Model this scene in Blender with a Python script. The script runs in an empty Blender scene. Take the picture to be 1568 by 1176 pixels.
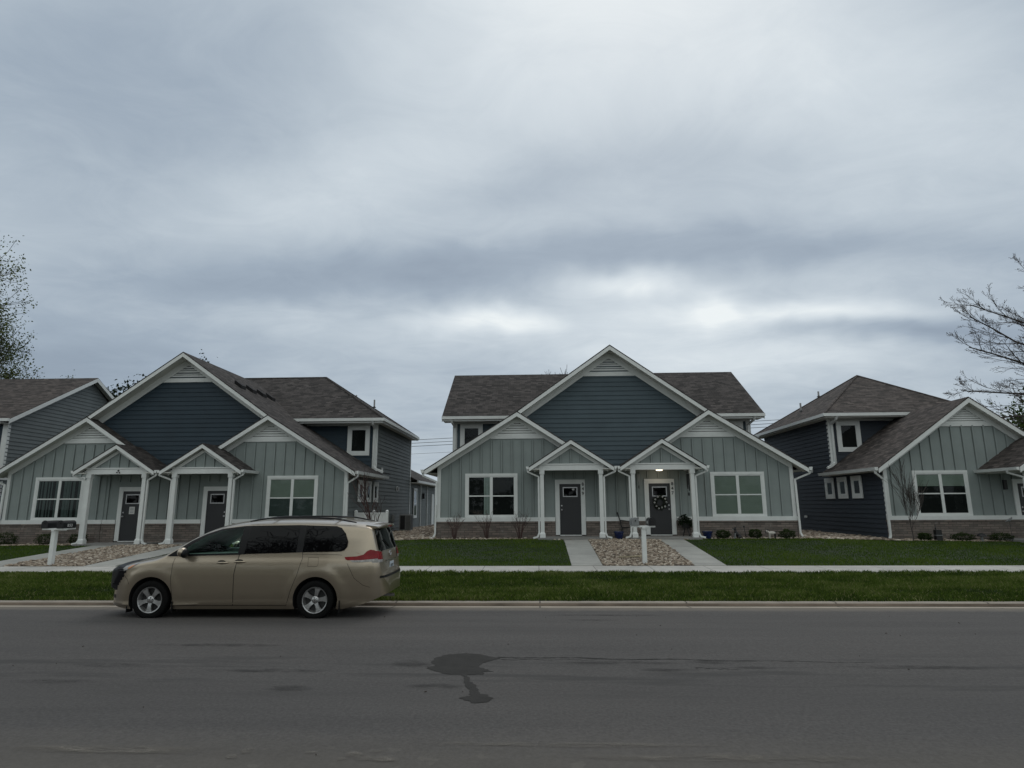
import bpy, bmesh, math, random
import numpy as np
from mathutils import Vector, Matrix
from mathutils.geometry import tessellate_polygon
R = math.radians
random.seed(7)
rng = np.random.default_rng(7)
S = bpy.context.scene
COL = S.collection

# ---------------------------------------------------------------- camera
CAM_H = 1.95
cd = bpy.data.cameras.new("camera"); cam = bpy.data.objects.new("camera", cd); COL.objects.link(cam)
cd.sensor_width = 36.0; cd.lens = 943.0 / 1568.0 * 36.0
cd.clip_start = 0.05; cd.clip_end = 3000
def cam_axes(yaw=R(2.3), pitch=R(11.05), roll=0.005):
    f, r, u = Vector((0, 1, 0)), Vector((1, 0, 0)), Vector((0, 0, 1))
    q = Matrix.Rotation(yaw, 3, u); f = q @ f; r = q @ r
    q = Matrix.Rotation(pitch, 3, r); f = q @ f; u = q @ u
    q = Matrix.Rotation(roll, 3, f); r = q @ r; u = q @ u
    return f, r, u
_f, _r, _u = cam_axes()
m = Matrix((_r, _u, -_f)).transposed().to_4x4(); m.translation = Vector((0, 0, CAM_H))
cam.matrix_world = m
S.camera = cam

# ---------------------------------------------------------------- view
S.view_settings.view_transform = 'Standard'; S.view_settings.look = 'None'
S.view_settings.gamma = 1.0; S.view_settings.exposure = 0.0
S.render.engine = 'CYCLES'
S.cycles.max_bounces = 6; S.cycles.diffuse_bounces = 3; S.cycles.glossy_bounces = 3
S.cycles.transparent_max_bounces = 12; S.cycles.transmission_bounces = 4

# ---------------------------------------------------------------- sun + overcast sky
SUN_EL, SUN_AZ = R(52), R(12)     # azimuth measured from +Y towards +X
sd = bpy.data.lights.new("sun", 'SUN'); sd.energy = 0.5; sd.angle = R(30); sd.color = (1.0, 0.96, 0.90)
sun = bpy.data.objects.new("sun", sd); COL.objects.link(sun)
sv = Vector((math.sin(SUN_AZ) * math.cos(SUN_EL), math.cos(SUN_AZ) * math.cos(SUN_EL), math.sin(SUN_EL)))
sun.rotation_euler = sv.to_track_quat('Z', 'Y').to_euler()

def srgb(r, g, b):
    f = lambda c: (c / 255 / 12.92) if c / 255 <= 0.04045 else ((c / 255 + 0.055) / 1.055) ** 2.4
    return (f(r), f(g), f(b), 1.0)

W = bpy.data.worlds.new("World"); S.world = W; W.use_nodes = True
nt = W.node_tree; N = nt.nodes; L = nt.links; N.clear()
class NB:
    """tiny node-building helper"""
    def __init__(s, nt): s.nt = nt; s.N = nt.nodes; s.L = nt.links
    def n(s, t, **k):
        o = s.N.new(t)
        for a, b in k.items():
            if a.startswith('i_'):
                o.inputs[int(a[2:]) if a[2:].isdigit() else a[2:]].default_value = b
            else: setattr(o, a, b)
        return o
    def _in(s, o, i, v):
        if v is None: return
        if hasattr(v, 'type') and hasattr(v, 'node'): s.L.new(v, o.inputs[i])
        else: o.inputs[i].default_value = v
    def m(s, op, a, b=None, c=None, clamp=False):
        o = s.n('ShaderNodeMath', operation=op, use_clamp=clamp)
        s._in(o, 0, a); s._in(o, 1, b); s._in(o, 2, c); return o.outputs[0]
    def vm(s, op, a, b=None, out=0):
        o = s.n('ShaderNodeVectorMath', operation=op); s._in(o, 0, a); s._in(o, 1, b); return o.outputs[out]
    def mix(s, f, a, b, bt='MIX'):
        o = s.n('ShaderNodeMix', data_type='RGBA', blend_type=bt)
        s._in(o, 0, f); s._in(o, 6, a); s._in(o, 7, b); return o.outputs[2]
    def noise(s, vec, scale, detail=3, rough=0.55, dist=0.0, out=0):
        o = s.n('ShaderNodeTexNoise'); o.inputs['Scale'].default_value = scale
        o.inputs['Detail'].default_value = detail; o.inputs['Roughness'].default_value = rough
        o.inputs['Distortion'].default_value = dist
        if vec is not None: s.L.new(vec, o.inputs['Vector'])
        return o.outputs[out]
    def ramp(s, f, stops, interp='LINEAR'):
        o = s.n('ShaderNodeValToRGB'); e = o.color_ramp.elements; o.color_ramp.interpolation = interp
        while len(e) < len(stops): e.new(0.5)
        for k, (p, c) in enumerate(stops): e[k].position = p; e[k].color = c if len(c) == 4 else (*c, 1)
        s.L.new(f, o.inputs[0]); return o.outputs[0]
    def mr(s, v, a, b, c=0.0, d=1.0, smooth=False):
        o = s.n('ShaderNodeMapRange'); o.clamp = True
        if smooth: o.interpolation_type = 'SMOOTHSTEP'
        s._in(o, 0, v)
        for i, q in enumerate((a, b, c, d)): o.inputs[i + 1].default_value = q
        return o.outputs[0]
b = NB(nt)
tc = b.n('ShaderNodeTexCoord').outputs['Generated']
sep = b.n('ShaderNodeSeparateXYZ'); L.new(tc, sep.inputs[0])
dx, dy, dz = sep.outputs
# cloud deck: direction projected on a layer overhead, streaky
zc = b.m('ADD', b.m('MAXIMUM', dz, 0.0), 0.10)
px_, py_ = b.m('DIVIDE', dx, zc), b.m('DIVIDE', dy, zc)
cmb = b.n('ShaderNodeCombineXYZ'); L.new(b.m('MULTIPLY', px_, 0.78), cmb.inputs[0]); L.new(py_, cmb.inputs[1])
cv = cmb.outputs[0]
n1 = b.noise(cv, 0.55, 3, 0.5, 0.3)
n2 = b.noise(cv, 1.5, 6, 0.60, 0.6)
val = b.m('ADD', b.m('MULTIPLY', b.m('SUBTRACT', n1, 0.5), 0.75), b.m('MULTIPLY', b.m('SUBTRACT', n2, 0.5), 0.34))
# large masses of the deck, placed by direction (tangent of azimuth / elevation)
dyc = b.m('MAXIMUM', dy, 0.15)
wob = b.noise(tc, 3.0, 4, 0.6, 0.0, out=1)
ws = b.n('ShaderNodeSeparateXYZ'); L.new(wob, ws.inputs[0])
ta = b.m('ADD', b.m('DIVIDE', dx, dyc), b.m('MULTIPLY', b.m('SUBTRACT', ws.outputs[0], 0.5), 0.26))
te = b.m('ADD', b.m('DIVIDE', dz, dyc), b.m('MULTIPLY', b.m('SUBTRACT', ws.outputs[1], 0.5), 0.13))
front = b.mr(dy, 0.05, 0.35)
#       az    el   raz  rel  amp
BLOBS = [(-0.13, .300, .075, .022, .42), (-.02, .305, .06, .02, .30), (.16, .352, .07, .020, .42), (.22, .30, .10, .020, .20), (.31, .315, .06, .030, .24), (.50, .295, .17, .017, .50),
         (-.42, .32, .09, .030, .16), (.09, .96, .40, .20, .24), (.2, .25, .2, .03, .16), (-.42, .56, .22, .08, .18), (.62, .72, .22, .14, .16),
         (.40, .225, .20, .035, .26), (.60, .25, .10, .02, .16), (-.28, .385, .32, .045, -.32), (.40, .42, .30, .035, -.28), (.05, .42, .25, .03, -.12), (.62, .270, .16, .024, -.44),
         (-.75, .85, .35, .22, -.26), (.95, 1.0, .25, .2, -.14), (-.75, .30, .25, .14, -.18), (0.0, .55, .22, .05, -.16), (.33, .60, .22, .07, -.10),
         (-.14, .20, .15, .05, -.16), (-.85, .20, .3, .08, -.16), (.8, .42, .2, .08, -.14), (-.35, .22, .2, .04, .06)]
acc = val
for a, e, ra, re, am in BLOBS:
    q1 = b.m('POWER', b.m('ABSOLUTE', b.m('MULTIPLY', b.m('SUBTRACT', ta, a), 1 / ra)), 2.0)
    q2 = b.m('POWER', b.m('ABSOLUTE', b.m('MULTIPLY', b.m('SUBTRACT', te, e), 1 / re)), 2.0)
    g = b.m('EXPONENT', b.m('MULTIPLY', b.m('ADD', q1, q2), -0.7))
    acc = b.m('ADD', acc, b.m('MULTIPLY', b.m('MULTIPLY', g, front), am))
elev = b.mr(dz, 0.0, 0.75, -0.06, 0.13)
acc = b.m('ADD', b.m('ADD', acc, elev), 0.50)
fil = b.noise(cv, 3.8, 7, 0.64, 1.0); acc = b.m('ADD', acc, b.m('MULTIPLY', b.m('SUBTRACT', fil, 0.5), 0.28)); cloud = b.ramp(acc, [(0.0, srgb(139, 153, 169)), (0.28, srgb(160, 174, 188)), (0.5, srgb(185, 197, 207)), (0.72, srgb(208, 218, 225)), (0.90, srgb(226, 234, 238)), (1.0, srgb(240, 246, 247))])
behind = b.mr(dy, -0.6, 0.3, 1.35, 1.0)
sky = b.n('ShaderNodeTexSky', sky_type='NISHITA'); sky.sun_disc = False
sky.sun_elevation = SUN_EL; sky.sun_rotation = SUN_AZ; sky.altitude = 200; sky.dust_density = 3.0
bg1 = b.n('ShaderNodeBackground'); L.new(sky.outputs[0], bg1.inputs[0]); bg1.inputs[1].default_value = 0.08
bg2 = b.n('ShaderNodeBackground'); warm = b.mix(b.mr(dy, 0.35, -0.3), (1, 1, 1, 1), (1.06, 1.0, 0.90, 1)); L.new(b.mix(1.0, cloud, warm, 'MULTIPLY'), bg2.inputs[0]); L.new(behind, bg2.inputs[1])
ms = b.n('ShaderNodeMixShader'); ms.inputs[0].default_value = 0.93
L.new(bg1.outputs[0], ms.inputs[1]); L.new(bg2.outputs[0], ms.inputs[2])
ow = b.n('ShaderNodeOutputWorld'); L.new(ms.outputs[0], ow.inputs[0])

# ================================================================ helpers
MATS = {}
def newmat(name):
    mt = bpy.data.materials.new(name); mt.use_nodes = True
    MATS[name] = mt; nb = NB(mt.node_tree); bs = nb.N['Principled BSDF']; return mt, nb, bs
def coords(nb, kind='Object'):
    return nb.n('ShaderNodeTexCoord').outputs[kind]
def simple(name, col, rough=0.6, var=0.12, scale=6.0, bump=0.0, bscale=40.0, metal=0.0, spec=0.5, coat=0.0, dirt=0.0):
    mt, nb, bs = newmat(name)
    c = coords(nb); n_ = nb.noise(c, scale, 4, 0.6)
    col = col if len(col) == 4 else (*col, 1)
    lo = tuple(x * (1 - var) for x in col[:3]) + (1,); hi = tuple(min(1, x * (1 + var)) for x in col[:3]) + (1,)
    o = nb.ramp(n_, [(0.3, lo), (0.7, hi)])
    if dirt:
        n3 = nb.noise(c, scale * 0.35, 5, 0.7); f = nb.mr(n3, 0.52, 0.75, 0, dirt)
        o = nb.mix(f, o, (col[0] * .45, col[1] * .42, col[2] * .38, 1))
    nb.L.new(o, bs.inputs['Base Color'])
    bs.inputs['Roughness'].default_value = rough; bs.inputs['Metallic'].default_value = metal
    bs.inputs['Specular IOR Level'].default_value = spec; bs.inputs['Coat Weight'].default_value = coat
    if coat: bs.inputs['Coat Roughness'].default_value = 0.06
    if bump:
        n2 = nb.noise(c, bscale, 4, 0.6); bp = nb.n('ShaderNodeBump'); bp.inputs['Strength'].default_value = bump
        bp.inputs['Distance'].default_value = 0.01; nb.L.new(n2, bp.inputs['Height']); nb.L.new(bp.outputs[0], bs.inputs['Normal'])
    return mt

simple('white_trim', (0.66, 0.68, 0.67), 0.5, 0.05, 3.0, 0.08, 30, dirt=0.10)
simple('soffit', (0.60, 0.60, 0.56), 0.6, 0.05, 3.0)
simple('vinyl_white', (0.72, 0.73, 0.72), 0.4, 0.04, 3.0)
simple('sage', (0.238, 0.272, 0.266), 0.62, 0.07, 1.4, 0.15, 60, spec=0.3)
simple('batten_shade', (0.125, 0.138, 0.136), 0.9, 0.05, 3, spec=0.1)  # shadow lines of the battens, put into a darker sage
simple('lap_slate', (0.064, 0.090, 0.106), 0.6, 0.09, 2.0, 0.2, 50, spec=0.3)
simple('lap_navy', (0.024, 0.041, 0.056), 0.6, 0.09, 2.0, 0.2, 50, spec=0.3)
simple('lap_ink', (0.030, 0.038, 0.050), 0.6, 0.08, 2.0, 0.2, 50, spec=0.3)
simple('lap_navy_lit', (0.115, 0.130, 0.128), 0.6, 0.14, 1.2, 0.2, 50, spec=0.3)  # navy siding made lighter, skylight on the side wall put into the colour
simple('lap_stone', (0.135, 0.152, 0.155), 0.6, 0.10, 1.2, 0.2, 50, spec=0.3)
simple('door_paint', (0.020, 0.021, 0.024), 0.45, 0.06, 3.0)
simple('black', (0.010, 0.010, 0.011), 0.5, 0.1, 5)
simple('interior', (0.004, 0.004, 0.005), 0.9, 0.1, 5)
simple('metal', (0.45, 0.45, 0.46), 0.35, 0.08, 8, metal=0.9)
simple('pipe', (0.30, 0.30, 0.30), 0.5, 0.08, 8)
simple('curtain', (0.40, 0.43, 0.42), 0.9, 0.10, 5)
simple('curtain_dark', (0.09, 0.11, 0.11), 0.9, 0.15, 5)
simple('blind', (0.36, 0.39, 0.35), 0.7, 0.05, 5)
simple('pot_blue', (0.012, 0.020, 0.075), 0.2, 0.15, 5, coat=0.5)
simple('soil', (0.045, 0.034, 0.026), 0.95, 0.3, 10, 0.6, 30)
simple('box_grey', (0.20, 0.21, 0.215), 0.5, 0.1, 8, dirt=0.2)
simple('box_black', (0.010, 0.010, 0.012), 0.3, 0.1, 8)
simple('paper', (0.55, 0.55, 0.54), 0.8, 0.03, 8)
simple('figure_white', (0.50, 0.47, 0.43), 0.7, 0.1, 8)
simple('wreath_leaf', (0.03, 0.032, 0.028), 0.7, 0.3, 15)
simple('wood_pale', (0.34, 0.29, 0.20), 0.8, 0.2, 6)
simple('bark', (0.055, 0.046, 0.042), 0.9, 0.3, 12, 0.5, 30)
simple('bark_red', (0.065, 0.036, 0.032), 0.85, 0.2, 12)
simple('ac_body', (0.20, 0.205, 0.20), 0.5, 0.08, 8)
simple('wire', (0.02, 0.02, 0.02), 0.6, 0.0, 2)

def leafmat(name, c1, c2, c3, attr=True, trans=0.25):
    mt, nb, bs = newmat(name)
    a = nb.n('ShaderNodeAttribute'); a.attribute_name = 'tint'
    o = nb.ramp(a.outputs['Fac'], [(0.0, c1), (0.5, c2), (1.0, c3)])
    nb.L.new(o, bs.inputs['Base Color']); bs.inputs['Roughness'].default_value = 0.75
    bs.inputs['Specular IOR Level'].default_value = 0.15
    tl = nb.n('ShaderNodeBsdfTranslucent'); nb.L.new(o, tl.inputs[0])
    mx = nb.n('ShaderNodeMixShader'); mx.inputs[0].default_value = trans
    nb.L.new(bs.outputs[0], mx.inputs[1]); nb.L.new(tl.outputs[0], mx.inputs[2])
    nb.L.new(mx.outputs[0], nb.N['Material Output'].inputs[0]); return mt
leafmat('grass_blade', (0.024, 0.047, 0.007, 1), (0.092, 0.142, 0.020, 1), (0.26, 0.25, 0.12, 1))
leafmat('lawn_blade', (0.030, 0.060, 0.007, 1), (0.076, 0.130, 0.016, 1), (0.12, 0.14, 0.035, 1))
leafmat('leaf_bud', (0.05, 0.065, 0.03, 1), (0.10, 0.13, 0.045, 1), (0.19, 0.21, 0.06, 1), trans=0.4)
leafmat('leaf_green', (0.028, 0.048, 0.014, 1), (0.065, 0.10, 0.028, 1), (0.14, 0.18, 0.05, 1), trans=.4)
leafmat('leaf_dark', (0.008, 0.016, 0.008, 1), (0.018, 0.032, 0.014, 1), (0.035, 0.055, 0.02, 1))
leafmat('leaf_box', (0.010, 0.020, 0.006, 1), (0.028, 0.048, 0.013, 1), (0.07, 0.09, 0.03, 1))
leafmat('bud_red', (0.05, 0.035, 0.032, 1), (0.08, 0.055, 0.045, 1), (0.12, 0.10, 0.07, 1))
leafmat('stone', (0.10, 0.082, 0.068, 1), (0.30, 0.24, 0.185, 1), (0.60, 0.54, 0.46, 1), trans=0.0)

def shingle(name, base, warm):
    mt, nb, bs = newmat(name)
    uv = nb.n('ShaderNodeUVMap').outputs[0]
    br = nb.n('ShaderNodeTexBrick'); nb.L.new(uv, br.inputs['Vector'])
    br.offset = 0.37; br.inputs['Scale'].default_value = 1.0
    br.inputs['Brick Width'].default_value = 0.28; br.inputs['Row Height'].default_value = 0.145
    br.inputs['Mortar Size'].default_value = 0.006; br.inputs['Mortar Smooth'].default_value = 0.4
    br.inputs['Color1'].default_value = (0.30, 0.30, 0.30, 1); br.inputs['Color2'].default_value = (1.35, 1.3, 1.28, 1)
    br.inputs['Mortar'].default_value = (0.08, 0.08, 0.08, 1)
    mp = nb.n('ShaderNodeMapping'); mp.inputs['Scale'].default_value = (3.4, 8, 1); nb.L.new(uv, mp.inputs[0])
    n1 = nb.noise(mp.outputs[0], 1.0, 4, 0.7)
    n2 = nb.noise(uv, 0.5, 3, 0.6); n3 = nb.noise(uv, 180, 2, 0.6)
    c = nb.mix(n1, tuple(x * 0.35 for x in base) + (1,), tuple(x * 2.3 for x in warm) + (1,))
    c = nb.mix(0.85, c, br.outputs[0], 'MULTIPLY')
    c = nb.mix(nb.mr(n2, 0.3, 0.7, 0, 0.25), c, (base[0] * 1.3, base[1] * 1.3, base[2] * 1.3, 1))
    c = nb.mix(0.5, c, nb.ramp(n3, [(0.3, (0.35, 0.35, 0.35, 1)), (0.7, (1, 1, 1, 1))]), 'MULTIPLY')
    hs = nb.n('ShaderNodeBrightContrast'); nb.L.new(c, hs.inputs[0]); hs.inputs[1].default_value = 0.0; nb.L.new(hs.outputs[0], bs.inputs['Base Color'])
    bs.inputs['Roughness'].default_value = 0.95; bs.inputs['Specular IOR Level'].default_value = 0.2
    bp = nb.n('ShaderNodeBump'); bp.inputs['Strength'].default_value = 0.7; bp.inputs['Distance'].default_value = 0.02
    sp = nb.n('ShaderNodeSeparateXYZ'); nb.L.new(uv, sp.inputs[0])
    saw = nb.m('FRACT', nb.m('DIVIDE', sp.outputs[1], 0.145))
    h = nb.m('ADD', nb.m('MULTIPLY', br.outputs[1], -0.6), nb.m('SUBTRACT', 1.0, saw))
    nb.L.new(h, bp.inputs['Height']); nb.L.new(bp.outputs[0], bs.inputs['Normal'])
shingle('shingle', (0.041, 0.038, 0.038), (0.062, 0.056, 0.054))
shingle('shingle_brown', (0.050, 0.045, 0.044), (0.080, 0.069, 0.064))

def brickmat():
    mt, nb, bs = newmat('brick')
    uv = nb.n('ShaderNodeUVMap').outputs[0]
    br = nb.n('ShaderNodeTexBrick'); nb.L.new(uv, br.inputs['Vector']); br.inputs['Scale'].default_value = 1.0
    br.inputs['Brick Width'].default_value = 0.30; br.inputs['Row Height'].default_value = 0.085
    br.inputs['Mortar Size'].default_value = 0.010; br.inputs['Mortar Smooth'].default_value = 0.15; br.inputs['Bias'].default_value = -0.1
    br.inputs['Color1'].default_value = (0.120, 0.096, 0.085, 1); br.inputs['Color2'].default_value = (0.27, 0.215, 0.185, 1)
    br.inputs['Mortar'].default_value = (0.075, 0.068, 0.062, 1)
    n1 = nb.noise(uv, 2.2, 4, 0.7); n2 = nb.noise(uv, 60, 3, 0.7)
    c = nb.mix(nb.mr(n1, 0.35, 0.7, 0, 0.55), br.outputs[0], (0.21, 0.195, 0.175, 1))
    n4 = nb.noise(uv, 5.0, 2, 0.5); c = nb.mix(nb.mr(n4, 0.66, 0.72, 0, 0.5), c, (0.30, 0.27, 0.25, 1))
    c = nb.mix(0.5, c, nb.ramp(n2, [(0.3, (0.5, 0.5, 0.5, 1)), (0.7, (1, 1, 1, 1))]), 'MULTIPLY')
    nb.L.new(c, bs.inputs['Base Color']); bs.inputs['Roughness'].default_value = 0.9
    bp = nb.n('ShaderNodeBump'); bp.inputs['Strength'].default_value = 0.8; bp.inputs['Distance'].default_value = 0.012
    nb.L.new(nb.m('ADD', nb.m('MULTIPLY', br.outputs[1], -1.0), nb.m('MULTIPLY', n2, 0.5)), bp.inputs['Height']); nb.L.new(bp.outputs[0], bs.inputs['Normal'])
brickmat()

def glassmat(name, tint, alpha, rough=0.02):
    mt, nb, bs = newmat(name)
    gl = nb.n('ShaderNodeBsdfGlossy'); gl.inputs['Roughness'].default_value = rough; gl.inputs['Color'].default_value = (0.9, 0.95, 1, 1)
    tr = nb.n('ShaderNodeBsdfTransparent'); tr.inputs[0].default_value = tint
    fr = nb.n('ShaderNodeFresnel'); fr.inputs[0].default_value = 1.5
    c = coords(nb); wv = nb.noise(c, 1.6, 2, 0.5); bp = nb.n('ShaderNodeBump'); bp.inputs['Strength'].default_value = 0.05; nb.L.new(wv, bp.inputs['Height']); nb.L.new(bp.outputs[0], gl.inputs['Normal'])
    mx = nb.n('ShaderNodeMixShader'); nb.L.new(nb.m('ADD', nb.m('MULTIPLY', fr.outputs[0], 0.30), alpha), mx.inputs[0])
    nb.L.new(tr.outputs[0], mx.inputs[1]); nb.L.new(gl.outputs[0], mx.inputs[2]); nb.L.new(mx.outputs[0], nb.N['Material Output'].inputs[0])
glassmat('pane', (0.72, 0.79, 0.76, 1), 0.004)
glassmat('van_pane', (0.78, 0.92, 0.87, 1), 0.0)
simple('cabin', (0.20, 0.25, 0.23), 0.9, 0.2, 5)
simple('van_tint', (0.003, 0.003, 0.0035), 0.02, 0.1, 3, spec=0.22)

class MB:
    """collects shapes; build() links them as ONE mesh object"""
    def __init__(s): s.v = []; s.f = []; s.m = []; s.mats = []
    def mi(s, name):
        if name not in s.mats: s.mats.append(name)
        return s.mats.index(name)
    def face(s, pts, mat):
        i = len(s.v); s.v += [tuple(p) for p in pts]; s.f.append(tuple(range(i, i + len(pts)))); s.m.append(s.mi(mat))
    def add(s, vs, fs, mat):
        i = len(s.v); s.v += [tuple(p) for p in vs]; k = s.mi(mat)
        for f in fs: s.f.append(tuple(i + a for a in f)); s.m.append(k)
    def box(s, x0, x1, y0, y1, z0, z1, mat, T=None):
        x0, x1 = min(x0, x1), max(x0, x1); y0, y1 = min(y0, y1), max(y0, y1); z0, z1 = min(z0, z1), max(z0, z1)
        vs = [(x, y, z) for z in (z0, z1) for y in (y0, y1) for x in (x0, x1)]
        if T: vs = [T(p) for p in vs]
        s.add(vs, [(0, 2, 3, 1), (4, 5, 7, 6), (0, 1, 5, 4), (2, 6, 7, 3), (0, 4, 6, 2), (1, 3, 7, 5)], mat)
    def prism(s, poly, y0, y1, mat, T=None, mtop=None):
        """poly in (x,z), extruded along y"""
        n = len(poly); vs = [(x, y0, z) for x, z in poly] + [(x, y1, z) for x, z in poly]
        if T: vs = [T(p) for p in vs]
        s.add(vs, [tuple(range(n - 1, -1, -1)) if n < 5 else (), tuple(range(n, 2 * n)) if n < 5 else ()][:2] if n < 5 else [], mat)
        if n >= 5:
            tr = tessellate_polygon([[Vector((x, 0, z)) for x, z in poly]])
            s.add(vs, [tuple(t) for t in tr] + [tuple(n + a for a in t[::-1]) for t in tr], mat)
        s.add(vs, [(i, (i + 1) % n, n + (i + 1) % n, n + i) for i in range(n)], mat)
    def slabxy(s, poly, z0, z1, mat):
        n = len(poly); vs = [(x, y, z0) for x, y in poly] + [(x, y, z1) for x, y in poly]
        s.add(vs, [tuple(range(n)), tuple(range(2 * n - 1, n - 1, -1))] + [(i, (i + 1) % n, n + (i + 1) % n, n + i) for i in range(n)], mat)
    def tube(s, pts, rad, mat, n=6, caps=True, square=None):
        pts = [Vector(p) for p in pts]; rings = []
        if not hasattr(rad, '__len__'): rad = [rad] * len(pts)
        up = Vector((0, 0, 1)); prev = None
        for i, p in enumerate(pts):
            d = ((pts[i + 1] - p).normalized() if i + 1 < len(pts) else Vector((0, 0, 0))) + ((p - pts[i - 1]).normalized() if i else Vector((0, 0, 0)))
            if d.length < 1e-6: d = Vector((0, 0, 1))
            d.normalize()
            if prev is None:
                a = d.orthogonal().normalized() if square is None else (Vector(square) - d * d.dot(Vector(square))).normalized()
            else: a = (prev - d * d.dot(prev)).normalized()
            prev = a; bb = d.cross(a)
            off = math.pi / 4 if n == 4 else 0
            rings.append([p + (a * math.cos(off + 2 * math.pi * k / n) + bb * math.sin(off + 2 * math.pi * k / n)) * rad[i] for k in range(n)])
        vs = [q for r in rings for q in r]; fs = []
        for i in range(len(rings) - 1):
            for k in range(n): fs.append((i * n + k, i * n + (k + 1) % n, (i + 1) * n + (k + 1) % n, (i + 1) * n + k))
        if caps: fs += [tuple(range(n - 1, -1, -1)), tuple(len(vs) - n + k for k in range(n))]
        s.add(vs, fs, mat)
    def lathe(s, prof, mat, n=24, T=None, cap=True):
        """prof = [(r,h)] around z"""
        vs = [(r * math.cos(2 * math.pi * k / n), r * math.sin(2 * math.pi * k / n), h) for r, h in prof for k in range(n)]
        if T: vs = [T(p) for p in vs]
        fs = [(i * n + k, i * n + (k + 1) % n, (i + 1) * n + (k + 1) % n, (i + 1) * n + k) for i in range(len(prof) - 1) for k in range(n)]
        if cap: fs += [tuple(range(n - 1, -1, -1)), tuple(len(vs) - n + k for k in range(n))]
        s.add(vs, fs, mat)
    def blob(s, c, r, mat, seg=10, rings=7, rot=None):
        vs = []; r = r if hasattr(r, '__len__') else (r, r, r)
        for i in range(1, rings):
            t = math.pi * i / rings
            for k in range(seg):
                p = 2 * math.pi * k / seg; vs.append(Vector((r[0] * math.sin(t) * math.cos(p), r[1] * math.sin(t) * math.sin(p), r[2] * math.cos(t))))
        vs += [Vector((0, 0, r[2])), Vector((0, 0, -r[2]))]; A, B = len(vs) - 2, len(vs) - 1
        if rot: vs = [rot @ q for q in vs]
        vs = [q + Vector(c) for q in vs]; fs = []
        for i in range(rings - 2):
            for k in range(seg): fs.append((i * seg + k, (i + 1) * seg + k, (i + 1) * seg + (k + 1) % seg, i * seg + (k + 1) % seg))
        for k in range(seg):
            fs.append((A, k, (k + 1) % seg)); o = (rings - 2) * seg; fs.append((B, o + (k + 1) % seg, o + k))
        s.add(vs, fs, mat)
    def build(s, name, parent=None, off=(0, 0, 0), smooth=False, angle=35, uv=True, fix=True, merge=0.0):
        me = bpy.data.meshes.new(name)
        me.from_pydata([(x - off[0], y - off[1], z - off[2]) for x, y, z in s.v], [], s.f)
        for q in s.mats: me.materials.append(MATS[q])
        me.polygons.foreach_set('material_index', s.m)
        if fix or merge:
            bm = bmesh.new(); bm.from_mesh(me)
            if merge: bmesh.ops.remove_doubles(bm, verts=bm.verts, dist=merge)
            if fix: bmesh.ops.recalc_face_normals(bm, faces=bm.faces)
            bm.to_mesh(me); bm.free()
        if uv:
            ul = me.uv_layers.new(name='UVMap'); Z = Vector((0, 0, 1))
            for p in me.polygons:
                n_ = p.normal
                u = Vector((1, 0, 0)) if abs(n_.z) > 0.985 else Z.cross(n_).normalized()
                v_ = n_.cross(u)
                if v_.z < 0: v_ = -v_
                for li in p.loop_indices:
                    co = me.vertices[me.loops[li].vertex_index].co; ul.data[li].uv = (co.dot(u), co.dot(v_))
        if smooth:
            me.polygons.foreach_set('use_smooth', [True] * len(me.polygons)); me.set_sharp_from_angle(angle=R(angle))
        me.update()
        o = bpy.data.objects.new(name, me); COL.objects.link(o)
        if parent is not None: o.parent = parent
        return o

def tag(o, label=None, cat=None, group=None, kind=None):
    for k, v_ in (('label', label), ('category', cat), ('group', group), ('kind', kind)):
        if v_: o[k] = v_
    return o
def empty(name, loc, label=None, cat=None, group=None, rz=0):
    o = bpy.data.objects.new(name, None); COL.objects.link(o); o.location = loc; o.rotation_euler = (0, 0, rz)
    o.empty_display_size = 0.2
    return tag(o, label, cat, group)
def kids(o): return [c for c in list(bpy.data.objects) if c.parent == o]
def copy_tree(o, parent=None):
    c = o.copy(); COL.objects.link(c); c.parent = parent
    for ch in kids(o): copy_tree(ch, c)
    return c
def clip(poly, axis, lim, keep_greater):
    out = []; n = len(poly)
    for i in range(n):
        a, c = poly[i], poly[(i + 1) % n]
        ia = (a[axis] >= lim) == keep_greater or abs(a[axis] - lim) < 1e-9; ic = (c[axis] >= lim) == keep_greater or abs(c[axis] - lim) < 1e-9
        if ia: out.append(a)
        if ia != ic:
            t = (lim - a[axis]) / (c[axis] - a[axis]); out.append((a[0] + t * (c[0] - a[0]), a[1] + t * (c[1] - a[1])))
    return out
def lap(mb, poly, T, mat, step=0.18, out=0.026, z0=None):
    """lap siding over a polygon (u,z); T maps (u, n, z) -> point, n = outward"""
    zs = [p[1] for p in poly]; z = z0 if z0 is not None else min(zs) - 0.05
    while z < max(zs):
        q = clip(clip(poly, 1, z, True), 1, z + step, False)
        q = [p for i, p in enumerate(q) if i == 0 or abs(p[0] - q[i - 1][0]) + abs(p[1] - q[i - 1][1]) > 1e-6]
        if len(q) >= 3:
            pt = lambda p: T((p[0], out * (1 - (p[1] - z) / step), p[1]))
            mb.face([pt(p) for p in q], mat)
            lo = [p for p in q if abs(p[1] - z) < 1e-6]
            if len(lo) >= 2:
                a, c = min(p[0] for p in lo), max(p[0] for p in lo)
                mb.face([T((a, out, z)), T((c, out, z)), T((c, -0.002, z)), T((a, -0.002, z))], mat)
        z += step
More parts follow.
